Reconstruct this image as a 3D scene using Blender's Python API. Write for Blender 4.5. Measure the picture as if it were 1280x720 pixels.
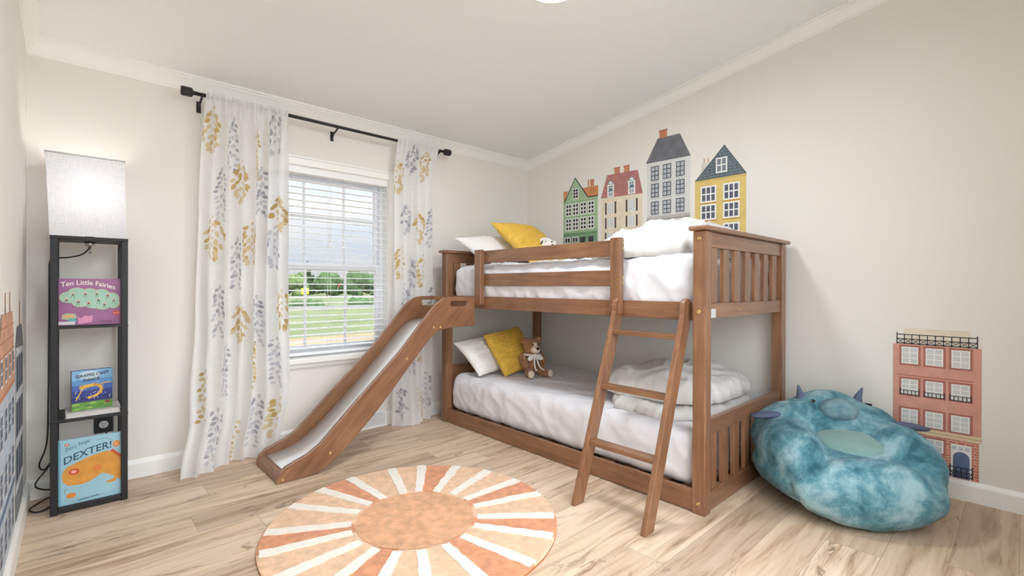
import bpy, bmesh, math, random
from mathutils import Vector, Matrix, noise
R = math.radians
sc = bpy.context.scene
for o in list(bpy.data.objects):
    bpy.data.objects.remove(o)
C = bpy.context.collection
random.seed(7)

# ------------------------------------------------------------------ camera
cam_d = bpy.data.cameras.new('camera')
cam_d.lens = 592.58 / 1280 * 36
cam_d.sensor_width = 36
cam_d.clip_start = 0.02
cam_d.clip_end = 1000
cam = bpy.data.objects.new('camera', cam_d)
C.objects.link(cam)
_r = Vector((0.73549173, -0.67752661, 0.00309998)); _u = Vector((-0.000572255, 0.003954183, 0.999992018)); _f = Vector((0.67753346, 0.73548763, -0.00252055))
cam.matrix_world = Matrix(((_r.x, _u.x, -_f.x, -3.16388), (_r.y, _u.y, -_f.y, -3.21845), (_r.z, _u.z, -_f.z, 1.02384), (0, 0, 0, 1)))
sc.camera = cam

# ------------------------------------------------------------------ world, sun, exposure
sc.view_settings.view_transform = 'Standard'
sc.view_settings.look = 'None'
sc.view_settings.gamma = 1
sc.view_settings.use_curve_mapping = False
sc.view_settings.exposure = 0.59
sc.cycles.use_denoising = True
sc.cycles.max_bounces = 14
sc.cycles.diffuse_bounces = 8
sc.cycles.transparent_max_bounces = 16
sc.cycles.sample_clamp_indirect = 8
SKY_HORIZON = 0.47
SKY_ZENITH = 3.4
SKY_REAR_FILL = 3.1      # extra sky brightness added behind the camera to fill the room
SUN = .8
CEILING_WATTS = 14.0
LAMP_WATTS = 1.6

w = bpy.data.worlds.new('sky'); sc.world = w; w.use_nodes = True
nt = w.node_tree; nt.nodes.clear()
N = nt.nodes.new; L = nt.links.new
tc = N('ShaderNodeTexCoord'); sx = N('ShaderNodeSeparateXYZ'); L(tc.outputs['Generated'], sx.inputs[0])
zp = N('ShaderNodeMath'); zp.operation = 'MAXIMUM'; zp.inputs[1].default_value = 0; L(sx.outputs['Z'], zp.inputs[0])
zq = N('ShaderNodeMath'); zq.operation = 'POWER'; zq.inputs[1].default_value = 1.35; L(zp.outputs[0], zq.inputs[0])
mr = N('ShaderNodeMapRange'); L(zq.outputs[0], mr.inputs[0])
mr.inputs[1].default_value = 0; mr.inputs[2].default_value = 1; mr.inputs[3].default_value = SKY_HORIZON; mr.inputs[4].default_value = SKY_ZENITH
cn = N('ShaderNodeTexNoise'); cn.inputs['Scale'].default_value = 5; cn.inputs['Detail'].default_value = 5
mp = N('ShaderNodeMapping'); mp.inputs['Scale'].default_value = (1, 1, 4); L(tc.outputs['Generated'], mp.inputs[0]); L(mp.outputs[0], cn.inputs['Vector'])
rp = N('ShaderNodeValToRGB'); rp.color_ramp.elements[0].position = .38; rp.color_ramp.elements[0].color = (.80, .89, 1.0, 1)
rp.color_ramp.elements[1].position = .6; rp.color_ramp.elements[1].color = (.96, .98, 1, 1); L(cn.outputs['Fac'], rp.inputs[0])
ss = N('ShaderNodeMapRange'); ss.interpolation_type = 'SMOOTHSTEP'; L(sx.outputs['Y'], ss.inputs[0])
ss.inputs[1].default_value = .1; ss.inputs[2].default_value = -.6; ss.inputs[3].default_value = 0; ss.inputs[4].default_value = SKY_REAR_FILL
sm = N('ShaderNodeMath'); L(mr.outputs[0], sm.inputs[0]); L(ss.outputs[0], sm.inputs[1])
bg = N('ShaderNodeBackground'); L(rp.outputs[0], bg.inputs[0]); L(sm.outputs[0], bg.inputs[1])
wo = N('ShaderNodeOutputWorld'); L(bg.outputs[0], wo.inputs[0])

sun_d = bpy.data.lights.new('sun', 'SUN'); sun_d.energy = SUN; sun_d.angle = R(2); sun_d.color = (1, .95, .86)
sun = bpy.data.objects.new('sun', sun_d); C.objects.link(sun)
sun.rotation_euler = (0, R(-46), 0)       # shines along the window wall over the lawn, not into the room

# ------------------------------------------------------------------ materials
def lin(c):
    return tuple((v / 255 / 12.92) if v / 255 <= .04045 else ((v / 255 + .055) / 1.055) ** 2.4 for v in c) + (1,)
MATS = {}
def mat(name, rgb, rough=.5, vary=0, vscale=20, bump=0, bscale=200, metal=0, spec=.5, alpha=None, stretch=(1, 1, 1), sheen=0):
    if name in MATS: return MATS[name]
    m = bpy.data.materials.new(name); m.use_nodes = True; t = m.node_tree; b = t.nodes['Principled BSDF']
    b.inputs['Base Color'].default_value = lin(rgb); b.inputs['Roughness'].default_value = rough; b.inputs['Metallic'].default_value = metal
    b.inputs['Specular IOR Level'].default_value = spec
    if sheen: b.inputs['Sheen Weight'].default_value = sheen
    tcn = t.nodes.new('ShaderNodeTexCoord'); mpn = t.nodes.new('ShaderNodeMapping'); mpn.inputs['Scale'].default_value = stretch
    t.links.new(tcn.outputs['Object'], mpn.inputs[0])
    if vary:
        n = t.nodes.new('ShaderNodeTexNoise'); n.inputs['Scale'].default_value = vscale; n.inputs['Detail'].default_value = 5
        t.links.new(mpn.outputs[0], n.inputs['Vector'])
        r = t.nodes.new('ShaderNodeValToRGB'); c = lin(rgb)
        r.color_ramp.elements[0].position = .3; r.color_ramp.elements[1].position = .7
        r.color_ramp.elements[0].color = tuple(v * (1 - vary) for v in c[:3]) + (1,); r.color_ramp.elements[1].color = tuple(min(1, v * (1 + vary)) for v in c[:3]) + (1,)
        t.links.new(n.outputs['Fac'], r.inputs[0]); t.links.new(r.outputs[0], b.inputs['Base Color'])
    if bump:
        n2 = t.nodes.new('ShaderNodeTexNoise'); n2.inputs['Scale'].default_value = bscale; n2.inputs['Detail'].default_value = 3
        t.links.new(mpn.outputs[0], n2.inputs['Vector'])
        bp = t.nodes.new('ShaderNodeBump'); bp.inputs['Strength'].default_value = bump; bp.inputs['Distance'].default_value = .005
        t.links.new(n2.outputs['Fac'], bp.inputs['Height']); t.links.new(bp.outputs[0], b.inputs['Normal'])
    MATS[name] = m
    return m
def emit(name, rgb, s):
    if name in MATS: return MATS[name]
    m = bpy.data.materials.new(name); m.use_nodes = True; t = m.node_tree; b = t.nodes['Principled BSDF']
    b.inputs['Base Color'].default_value = lin(rgb); b.inputs['Emission Color'].default_value = lin(rgb); b.inputs['Emission Strength'].default_value = s
    MATS[name] = m; return m

def wood(name, axis, dark=(101, 68, 47), mid=(133, 93, 65), light=(158, 116, 84), rough=.36):
    if name in MATS: return MATS[name]
    m = bpy.data.materials.new(name); m.use_nodes = True; t = m.node_tree; b = t.nodes['Principled BSDF']; n = t.nodes.new; l = t.links.new
    tcn = n('ShaderNodeTexCoord'); oi = n('ShaderNodeObjectInfo')
    add = n('ShaderNodeVectorMath'); add.operation = 'ADD'; mul = n('ShaderNodeMath'); mul.operation = 'MULTIPLY'; mul.inputs[1].default_value = 37
    l(oi.outputs['Random'], mul.inputs[0]); l(tcn.outputs['Object'], add.inputs[0]); l(mul.outputs[0], add.inputs[1])
    mpn = n('ShaderNodeMapping'); s = [26, 26, 26]
    src_ = add
    if axis == 'slide':
        rt_ = n('ShaderNodeMapping'); rt_.inputs['Rotation'].default_value = (0, R(45), 0); l(add.outputs[0], rt_.inputs[0]); src_ = rt_; s = [2.2, 26, 26]
    else: s['xyz'.index(axis)] = 2.2
    mpn.inputs['Scale'].default_value = s; l(src_.outputs[0], mpn.inputs[0])
    a = n('ShaderNodeTexNoise'); a.inputs['Scale'].default_value = 1.6; a.inputs['Detail'].default_value = 8; a.inputs['Roughness'].default_value = .62; a.inputs['Distortion'].default_value = .5
    l(mpn.outputs[0], a.inputs['Vector'])
    c2 = n('ShaderNodeTexNoise'); c2.inputs['Scale'].default_value = 5; c2.inputs['Detail'].default_value = 2; l(add.outputs[0], c2.inputs['Vector'])
    mx = n('ShaderNodeMix'); mx.inputs[0].default_value = .3; l(a.outputs['Fac'], mx.inputs[2]); l(c2.outputs['Fac'], mx.inputs[3])
    r = n('ShaderNodeValToRGB'); e = r.color_ramp.elements; e[0].position = .28; e[0].color = lin(dark); e[1].position = .72; e[1].color = lin(light)
    k = e.new(.5); k.color = lin(mid); l(mx.outputs[0], r.inputs[0]); l(r.outputs[0], b.inputs['Base Color'])
    b.inputs['Roughness'].default_value = rough; b.inputs['Coat Weight'].default_value = .5; b.inputs['Coat Roughness'].default_value = .22
    bp = n('ShaderNodeBump'); bp.inputs['Strength'].default_value = .06; bp.inputs['Distance'].default_value = .002; l(a.outputs['Fac'], bp.inputs['Height']); l(bp.outputs[0], b.inputs['Normal'])
    MATS[name] = m; return m
WX, WY, WZ, WS = wood('wood_x', 'x'), wood('wood_y', 'y'), wood('wood_z', 'z'), wood('wood_slide', 'slide')

def floor_mat():
    m = bpy.data.materials.new('oak_planks'); m.use_nodes = True; t = m.node_tree; b = t.nodes['Principled BSDF']; l = t.links.new
    def n(k, **kw):
        x = t.nodes.new(k)
        for a, v in kw.items(): setattr(x, a, v)
        return x
    def math_(op, a, bb=None):
        x = n('ShaderNodeMath', operation=op)
        for i, v in enumerate((a, bb)):
            if v is None: continue
            if isinstance(v, (int, float)): x.inputs[i].default_value = v
            else: l(v, x.inputs[i])
        return x.outputs[0]
    tcn = n('ShaderNodeTexCoord'); s = n('ShaderNodeSeparateXYZ'); l(tcn.outputs['Object'], s.inputs[0])
    X, Y = s.outputs['X'], s.outputs['Y']
    yr = math_('DIVIDE', Y, .178); row = math_('FLOOR', yr)
    wn = n('ShaderNodeTexWhiteNoise', noise_dimensions='1D'); l(row, wn.inputs['W'])
    xs = math_('DIVIDE', math_('ADD', X, math_('MULTIPLY', wn.outputs['Value'], 7.3)), 1.22); col = math_('FLOOR', xs)
    cv = n('ShaderNodeCombineXYZ'); l(row, cv.inputs[0]); l(col, cv.inputs[1])
    pr = n('ShaderNodeTexWhiteNoise', noise_dimensions='2D'); l(cv.outputs[0], pr.inputs['Vector'])
    P = pr.outputs['Value']
    gv = n('ShaderNodeCombineXYZ')
    l(math_('ADD', math_('MULTIPLY', X, 1.5), math_('MULTIPLY', P, 40)), gv.inputs[0]); l(math_('MULTIPLY', Y, 17), gv.inputs[1]); l(math_('MULTIPLY', P, 13), gv.inputs[2])
    g = n('ShaderNodeTexNoise'); g.inputs['Scale'].default_value = 1.3; g.inputs['Detail'].default_value = 9; g.inputs['Roughness'].default_value = .62; g.inputs['Distortion'].default_value = .9; l(gv.outputs[0], g.inputs['Vector'])
    r = n('ShaderNodeValToRGB'); e = r.color_ramp.elements
    e[0].position = .27; e[0].color = lin((158, 134, 112)); e[1].position = .75; e[1].color = lin((234, 222, 206))
    for p, c in ((.38, (196, 175, 153)), (.48, (218, 201, 181)), (.6, (227, 212, 194))): k = e.new(p); k.color = lin(c)
    l(g.outputs['Fac'], r.inputs[0])
    # plank tone
    pt = n('ShaderNodeValToRGB'); e = pt.color_ramp.elements; e[0].color = lin((214, 204, 196)); e[1].color = lin((255, 250, 244)); k = e.new(.5); k.color = lin((246, 236, 226)); l(P, pt.inputs[0])
    mx = n('ShaderNodeMix', data_type='RGBA', blend_type='MULTIPLY'); mx.inputs[0].default_value = 1; l(r.outputs[0], mx.inputs[6]); l(pt.outputs[0], mx.inputs[7])
    # dark mineral lines and knots
    kv = n('ShaderNodeCombineXYZ'); l(math_('ADD', math_('MULTIPLY', X, 1.9), math_('MULTIPLY', P, 90)), kv.inputs[0]); l(math_('MULTIPLY', Y, 9), kv.inputs[1])
    kn = n('ShaderNodeTexNoise'); kn.inputs['Scale'].default_value = 1.1; kn.inputs['Detail'].default_value = 5; kn.inputs['Distortion'].default_value = 1.4; l(kv.outputs[0], kn.inputs['Vector'])
    ridge = math_('ABSOLUTE', math_('SUBTRACT', kn.outputs['Fac'], .5))
    line = n('ShaderNodeMapRange'); l(ridge, line.inputs[0]); line.inputs[1].default_value = 0; line.inputs[2].default_value = .030; line.inputs[3].default_value = 1; line.inputs[4].default_value = 0
    km = n('ShaderNodeTexNoise'); km.inputs['Scale'].default_value = .8; km.inputs['Detail'].default_value = 2; l(kv.outputs[0], km.inputs['Vector'])
    kr = n('ShaderNodeMapRange'); l(km.outputs['Fac'], kr.inputs[0]); kr.inputs[1].default_value = .50; kr.inputs[2].default_value = .64
    fac = math_('MULTIPLY', math_('MULTIPLY', line.outputs[0], kr.outputs[0]), .72)
    mx2 = n('ShaderNodeMix', data_type='RGBA'); l(fac, mx2.inputs[0]); l(mx.outputs[2], mx2.inputs[6]); mx2.inputs[7].default_value = lin((104, 82, 62))
    # joints
    fy = math_('ABSOLUTE', math_('SUBTRACT', math_('FRACT', yr), .5)); jy = math_('GREATER_THAN', fy, .493)
    fx = math_('ABSOLUTE', math_('SUBTRACT', math_('FRACT', xs), .5)); jx = math_('GREATER_THAN', fx, .4990)
    j = math_('MULTIPLY', math_('MAXIMUM', jy, jx), .45)
    mx3 = n('ShaderNodeMix', data_type='RGBA'); l(j, mx3.inputs[0]); l(mx2.outputs[2], mx3.inputs[6]); mx3.inputs[7].default_value = lin((110, 90, 72))
    l(mx3.outputs[2], b.inputs['Base Color']); b.inputs['Roughness'].default_value = .42; b.inputs['Specular IOR Level'].default_value = .4
    bp = n('ShaderNodeBump'); bp.inputs['Strength'].default_value = .08; bp.inputs['Distance'].default_value = .002; l(g.outputs['Fac'], bp.inputs['Height']); l(bp.outputs[0], b.inputs['Normal'])
    return m

def cloth_mat(name, rgb, trans=.35, clear=.12):
    m = bpy.data.materials.new(name); m.use_nodes = True; t = m.node_tree; t.nodes.clear(); n = t.nodes.new; l = t.links.new
    d = n('ShaderNodeBsdfDiffuse'); d.inputs[0].default_value = lin(rgb); tr = n('ShaderNodeBsdfTranslucent'); tr.inputs[0].default_value = lin(rgb); tp = n('ShaderNodeBsdfTransparent')
    m1 = n('ShaderNodeMixShader'); m1.inputs[0].default_value = trans; l(d.outputs[0], m1.inputs[1]); l(tr.outputs[0], m1.inputs[2])
    m2 = n('ShaderNodeMixShader'); l(m1.outputs[0], m2.inputs[1]); l(tp.outputs[0], m2.inputs[2])
    tcn = n('ShaderNodeTexCoord'); wv = n('ShaderNodeTexNoise'); wv.inputs['Scale'].default_value = 60; mpn = n('ShaderNodeMapping'); mpn.inputs['Scale'].default_value = (.4, .4, 6)
    l(tcn.outputs['Object'], mpn.inputs[0]); l(mpn.outputs[0], wv.inputs['Vector'])
    r = n('ShaderNodeMapRange'); l(wv.outputs['Fac'], r.inputs[0]); r.inputs[3].default_value = max(0, clear - .08); r.inputs[4].default_value = clear + .08; l(r.outputs[0], m2.inputs[0])
    o = n('ShaderNodeOutputMaterial'); l(m2.outputs[0], o.inputs[0]); MATS[name] = m
    return m

M_WALL = mat('wall_paint', (231, 228, 222), .75, bump=.05, bscale=120)
M_CEIL = mat('ceiling_paint', (240, 243, 243), .8, bump=.5, bscale=70)
M_TRIM = mat('white_trim', (243, 243, 240), .4)
M_VINYL = mat('white_vinyl', (240, 242, 245), .35)
M_BLACK = mat('black_metal', (28, 28, 31), .45)
M_BLACKW = mat('black_shelf', (25, 25, 28), .5, bump=.1, bscale=300)
M_BRASS = mat('brass_bolt', (196, 172, 112), .3, metal=.8)
M_SHEET = mat('white_sheet', (222, 222, 227), .9, bump=.15, bscale=60)
M_DUVET = mat('white_duvet', (210, 208, 206), .9, bump=.25, bscale=35)
M_PILLOW = mat('white_pillow', (232, 230, 228), .9, bump=.15, bscale=60)
M_YELLOW = mat('mustard_fabric', (222, 182, 76), .9, vary=.12, vscale=30, bump=.3, bscale=150)
M_PLASTIC = mat('white_slide_plastic', (236, 238, 240), .12)
M_PAGES = mat('book_pages', (222, 210, 184), .9)

# ------------------------------------------------------------------ mesh helpers
def box(bm, x0, x1, y0, y1, z0, z1, mi=0):
    vs = [bm.verts.new((x, y, z)) for x in (x0, x1) for y in (y0, y1) for z in (z0, z1)]
    out = []
    for f in ((0, 1, 3, 2), (4, 6, 7, 5), (0, 4, 5, 1), (2, 3, 7, 6), (0, 2, 6, 4), (1, 5, 7, 3)):
        fa = bm.faces.new([vs[i] for i in f]); fa.material_index = mi; out.append(fa)
    return vs
def prism(bm, pts, axis, a, b, mi=0):
    """polygon in the plane of the two other axes (x<y<z order), extruded from a to b"""
    def P(p, v):
        q = list(p); q.insert(axis, v); return q
    A = [bm.verts.new(P(p, a)) for p in pts]; B = [bm.verts.new(P(p, b)) for p in pts]
    n = len(pts); fs = [bm.faces.new(A), bm.faces.new(B[::-1])]
    for i in range(n): fs.append(bm.faces.new((A[i], B[i], B[(i + 1) % n], A[(i + 1) % n])))
    for f in fs: f.material_index = mi
    return fs
def tube(bm, pts, r, n=10, mi=0, cap=True):
    pts = [Vector(p) for p in pts]; rings = []
    up = Vector((0, 0, 1))
    for i, p in enumerate(pts):
        d = (pts[min(i + 1, len(pts) - 1)] - pts[max(i - 1, 0)]).normalized()
        a = d.cross(up)
        if a.length < .05: a = d.cross(Vector((0, 1, 0)))
        a.normalize(); b = d.cross(a).normalized(); rr = r[i] if isinstance(r, (list, tuple)) else r
        rings.append([bm.verts.new(p + (a * math.cos(t) + b * math.sin(t)) * rr) for t in [2 * math.pi * k / n for k in range(n)]])
    fs = []
    for i in range(len(rings) - 1):
        for k in range(n): fs.append(bm.faces.new((rings[i][k], rings[i][(k + 1) % n], rings[i + 1][(k + 1) % n], rings[i + 1][k])))
    if cap: fs.append(bm.faces.new(rings[0][::-1])); fs.append(bm.faces.new(rings[-1]))
    for f in fs: f.material_index = mi; f.smooth = True
def spline(pts, n=8):
    pts = [Vector(p) for p in pts]; out = []
    for i in range(len(pts) - 1):
        p0, p1, p2, p3 = pts[max(i - 1, 0)], pts[i], pts[i + 1], pts[min(i + 2, len(pts) - 1)]
        for k in range(n):
            t = k / n
            out.append(.5 * (2 * p1 + (p2 - p0) * t + (2 * p0 - 5 * p1 + 4 * p2 - p3) * t * t + (3 * p1 - p0 - 3 * p2 + p3) * t ** 3))
    out.append(pts[-1]); return out
def ell(bm, c, r, rot=None, u=24, v=14, mi=0, fn=None):
    r = (r, r, r) if isinstance(r, (int, float)) else r
    res = bmesh.ops.create_uvsphere(bm, u_segments=u, v_segments=v, radius=1)
    for vt in res['verts']:
        p = Vector(vt.co)
        if fn: p = fn(p)
        p = Vector((p.x * r[0], p.y * r[1], p.z * r[2]))
        if rot is not None: p = rot @ p
        vt.co = p + Vector(c)
    for f in {f for vt in res['verts'] for f in vt.link_faces}: f.material_index = mi; f.smooth = True
def lathe(bm, prof, c, n=28, mi=0, axis='z'):
    def P(r, z, t):
        if axis == 'z': return Vector((r * math.cos(t), r * math.sin(t), z))
        if axis == 'x': return Vector((z, r * math.cos(t), r * math.sin(t)))
        return Vector((r * math.cos(t), z, r * math.sin(t)))
    rings = [[bm.verts.new(P(r, z, 2 * math.pi * k / n) + Vector(c)) for k in range(n)] for r, z in prof]
    fs = []
    for i in range(len(rings) - 1):
        for k in range(n): fs.append(bm.faces.new((rings[i][k], rings[i][(k + 1) % n], rings[i + 1][(k + 1) % n], rings[i + 1][k])))
    fs.append(bm.faces.new(rings[0][::-1])); fs.append(bm.faces.new(rings[-1]))
    for f in fs: f.material_index = mi; f.smooth = True

ORG = {}
def obj(name, bm, mats, parent=None, origin=None, bevel=0, seg=2, smooth=False, norm=True):
    """links the shapes in bm (world coordinates) as ONE mesh object; children keep their thing's origin"""
    org = Vector(origin) if origin is not None else (ORG[parent.name] if parent else Vector((0, 0, 0)))
    if norm: bmesh.ops.recalc_face_normals(bm, faces=bm.faces[:])
    bmesh.ops.translate(bm, verts=bm.verts[:], vec=-org)
    me = bpy.data.meshes.new(name); bm.to_mesh(me); bm.free()
    for m in (mats if isinstance(mats, (list, tuple)) else [mats]): me.materials.append(m)
    if smooth:
        for p in me.polygons: p.use_smooth = True
    o = bpy.data.objects.new(name, me); C.objects.link(o); ORG[o.name] = org
    if parent: o.parent = parent; o.location = org - ORG[parent.name]
    else: o.location = org
    if bevel:
        md = o.modifiers.new('bevel', 'BEVEL'); md.width = bevel; md.segments = seg; md.limit_method = 'ANGLE'; md.angle_limit = R(40); md.harden_normals = False
    return o
def thing(name, loc, label, cat, group=None):
    o = bpy.data.objects.new(name, None); C.objects.link(o); o.location = loc; ORG[o.name] = Vector(loc); o.empty_display_size = .1
    return tag(o, label, cat, group)
def tag(o, label=None, cat=None, group=None, kind=None):
    if label: o['label'] = label
    if cat: o['category'] = cat
    if group: o['group'] = group
    if kind: o['kind'] = kind
    return o
def struct(o): o['kind'] = 'structure'; return o
def B(): return bmesh.new()
def bx(name, x0, x1, y0, y1, z0, z1, m, parent=None, bevel=.003, **k):
    bm = B(); box(bm, x0, x1, y0, y1, z0, z1); return obj(name, bm, m, parent, bevel=bevel, **k)

# ================================================================== ROOM
XL, YF = -3.335, -3.45
def zc(y): return 2.20 - .1536 * y
bm = B(); box(bm, XL - .12, .12, YF - .12, .14, -.15, 0); struct(obj('floor', bm, floor_mat()))
bm = B(); prism(bm, [(.14, zc(.14)), (YF - .12, zc(YF - .12)), (YF - .12, zc(YF - .12) + .15), (.14, zc(.14) + .15)], 0, XL - .12, .12); struct(obj('ceiling', bm, M_CEIL))
WX0, WX1, WZ0, WZ1 = -2.305, -1.455, .555, 1.812      # window opening
bm = B()
for a in ((XL, WX0, 0, .14, 0, zc(0)), (WX1, 0, 0, .14, 0, zc(0)), (WX0, WX1, 0, .14, 0, WZ0 - .04), (WX0, WX1, 0, .14, WZ1, zc(0))): box(bm, *a)
struct(obj('wall_back', bm, M_WALL))
pl = [(.14, 0), (YF, 0), (YF, zc(YF)), (.14, zc(.14))]
bm = B(); prism(bm, pl, 0, 0, .12); struct(obj('wall_right', bm, M_WALL))
bm = B(); prism(bm, pl, 0, XL - .12, XL); struct(obj('wall_left', bm, M_WALL))
bm = B()          # unseen wall behind the camera; its window opening is added to light the room
for a in ((XL, -3.2, YF - .12, YF, 0, zc(YF)), (-1.2, 0, YF - .12, YF, 0, zc(YF)), (-3.2, -1.2, YF - .12, YF, 0, .5), (-3.2, -1.2, YF - .12, YF, 2.35, zc(YF))): box(bm, *a)
struct(obj('wall_front', bm, M_WALL))
# crown moulding: stepped profile (out from the wall, down from the ceiling)
CP = [(0, -.078), (.006, -.078), (.008, -.069), (.013, -.067), (.016, -.058), (.022, -.045), (.032, -.028), (.040, -.020), (.041, -.013), (.050, -.011), (.050, 0), (0, 0)]
def crown(name, kind):
    bm = B(); ends = []
    for s in (0, 1):
        ring = []
        for u, v in CP:
            if kind == 'back': p = ((XL + u) if s == 0 else -u, -u, zc(-u) + v)
            else:
                y = -u if s == 0 else YF
                p = ((-u) if kind == 'right' else XL + u, y, zc(y) + v)
            ring.append(bm.verts.new(p))
        ends.append(ring)
    n = len(CP)
    for i in range(n): bm.faces.new((ends[0][i], ends[0][(i + 1) % n], ends[1][(i + 1) % n], ends[1][i]))
    bm.faces.new(ends[0]); bm.faces.new(ends[1][::-1])
    return struct(obj(name, bm, M_TRIM))
crown('trim_1', 'back'); crown('trim_2', 'right'); crown('trim_3', 'left')
bp = [(0, 0), (.014, 0), (.014, .075), (.011, .083), (.006, .090), (.004, .096), (0, .096)]
bm = B(); prism(bm, [(-u, z) for u, z in bp], 0, XL, 0); struct(obj('baseboard_back', bm, M_TRIM))
bm = B(); prism(bm, [(-u, z) for u, z in bp], 1, YF, -.014); struct(obj('baseboard_right', bm, M_TRIM))
bm = B(); prism(bm, [(XL + u, z) for u, z in bp], 1, YF, -.014); struct(obj('baseboard_left', bm, M_TRIM))

# ------------------------------------------------------------------ window
win = bpy.data.objects.new('window_1', None); C.objects.link(win); win.location = (-1.88, .1, WZ0); ORG[win.name] = Vector(win.location); struct(win)
def bars(name, lst, m, parent, bevel=.003):
    bm = B()
    for a in lst: box(bm, *a)
    return obj(name, bm, m, parent, bevel=bevel)
y0, y1 = .075, .135
bars('window_frame', [(WX0, WX0 + .03, y0, y1, WZ0, WZ1), (WX1 - .03, WX1, y0, y1, WZ0, WZ1), (WX0 + .03, WX1 - .03, y0, y1, WZ1 - .03, WZ1), (WX0 + .03, WX1 - .03, y0, y1, WZ0, WZ0 + .03)], M_VINYL, win)
def sash(name, za, zb, y0, y1, zm):
    a, b = WX0 + .03, WX1 - .03
    s = bars(name, [(a, a + .03, y0, y1, za, zb), (b - .03, b, y0, y1, za, zb), (a + .03, b - .03, y0, y1, zb - .045, zb), (a + .03, b - .03, y0, y1, za, za + .04)], M_VINYL, win)
    ym = (y0 + y1) / 2
    bars('muntin', [(x - .008, x + .008, ym - .006, ym + .006, za + .04, zb - .045) for x in (-2.02, -1.742)] + [(a + .03, b - .03, ym - .005, ym + .005, zm - .008, zm + .008)], M_VINYL, s, 0)
    g = B(); box(g, a + .03, b - .03, ym - .002, ym + .002, za + .04, zb - .045)
    obj('pane', g, GLASS, s)
GLASS = bpy.data.materials.new('window_glass'); GLASS.use_nodes = True
t = GLASS.node_tree; t.nodes.clear()
tp = t.nodes.new('ShaderNodeBsdfTransparent'); gl = t.nodes.new('ShaderNodeBsdfGlossy'); gl.inputs['Roughness'].default_value = .02
fr = t.nodes.new('ShaderNodeFresnel'); mxs = t.nodes.new('ShaderNodeMixShader'); fr.inputs[0].default_value = 1.3; t.links.new(fr.outputs[0], mxs.inputs[0]); t.links.new(tp.outputs[0], mxs.inputs[1]); t.links.new(gl.outputs[0], mxs.inputs[2])
om = t.nodes.new('ShaderNodeOutputMaterial'); t.links.new(mxs.outputs[0], om.inputs[0])
sash('upper_sash', 1.135, WZ1 - .03, .107, .131, 1.50)
sash('lower_sash', WZ0 + .03, 1.185, .079, .103, .88)
w2 = bpy.data.objects.new('added_window', None); C.objects.link(w2); w2.location = (-2.2, YF - .06, .5); ORG[w2.name] = Vector(w2.location); struct(w2)  # added unseen window, lets fill daylight in from behind the camera
bars('window_frame', [(-3.2, -3.16, YF - .1, YF - .04, .5, 2.35), (-1.24, -1.2, YF - .1, YF - .04, .5, 2.35), (-3.16, -1.24, YF - .1, YF - .04, 2.31, 2.35), (-3.16, -1.24, YF - .1, YF - .04, .5, .54)], M_VINYL, w2)
bars('casing', [(-3.26, -3.2, YF, YF + .014, .44, 2.41), (-1.2, -1.14, YF, YF + .014, .44, 2.41), (-3.2, -1.2, YF, YF + .014, 2.35, 2.41), (-3.2, -1.2, YF, YF + .014, .44, .5)], M_TRIM, w2)
# sampling portals in the two window openings: they give off no light of their own
for nm, loc, rx, sx_, sy_ in (('daylight_portal', (-1.88, .16, 1.18), -90, .84, 1.25), ('daylight_portal', (-2.2, YF - .13, 1.425), 90, 1.98, 1.83)):
    pl_ = bpy.data.lights.new(nm, 'AREA'); pl_.shape = 'RECTANGLE'; pl_.size = sx_; pl_.size_y = sy_; pl_.cycles.is_portal = True
    q = bpy.data.objects.new(nm, pl_); C.objects.link(q); q.location = loc; q.rotation_euler = (R(rx), 0, 0)
# jamb liner, casing, stool and apron
bars('jamb', [(WX0, WX0 + .006, 0, y0, WZ0, WZ1), (WX1 - .006, WX1, 0, y0, WZ0, WZ1), (WX0 + .006, WX1 - .006, 0, y0, WZ1 - .006, WZ1)], M_TRIM, win, 0)
bars('casing', [(WX0 - .045, WX0, -.014, 0, WZ0, WZ1 + .045), (WX1, WX1 + .045, -.014, 0, WZ0, WZ1 + .045), (WX0, WX1, -.014, 0, WZ1, WZ1 + .045), (WX0 - .05, WX1 + .05, -.02, 0, WZ1 + .045, WZ1 + .058)], M_TRIM, win, .003)
bars('window_sill', [(WX0 - .06, WX1 + .06, -.05, 0, WZ0 - .036, WZ0), (WX0, WX1, 0, y1, WZ0 - .036, WZ0)], M_TRIM, win, .006)
bars('apron', [(WX0 - .045, WX1 + .045, -.016, 0, WZ0 - .068, WZ0 - .036)], M_TRIM, win, .003)

# ------------------------------------------------------------------ ceiling light
CLX, CLY = -1.555, -1.755; CLZ = zc(CLY)
rotc = Matrix.Rotation(math.atan(.1536), 3, 'X').inverted()
cl = thing('ceiling_light', (CLX, CLY, CLZ), 'round white flush ceiling light glowing on the sloped ceiling', 'ceiling light')
def tilt(bm):
    bmesh.ops.rotate(bm, verts=bm.verts[:], cent=(CLX, CLY, CLZ), matrix=rotc)
bm = B(); lathe(bm, [(.172, -.001), (.175, -.012), (.168, -.026), (.15, -.03), (.05, -.03)], (CLX, CLY, CLZ), 48); tilt(bm); obj('base_ring', bm, M_TRIM, cl)
bm = B(); lathe(bm, [(.15, -.0305), (.148, -.045), (.13, -.062), (.1, -.074), (.05, -.081), (.005, -.082)], (CLX, CLY, CLZ), 48); tilt(bm); obj('diffuser', bm, emit('lamp_diffuser', (255, 248, 236), 1.6), cl)
ld = bpy.data.lights.new('ceiling_lamp', 'AREA'); ld.shape = 'DISK'; ld.size = .30; ld.energy = CEILING_WATTS; ld.color = (.93, .97, 1); ld.spread = R(180)
lo = bpy.data.objects.new('ceiling_lamp', ld); C.objects.link(lo); lo.parent = cl; lo.location = (0, 0, -.09)

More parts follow.
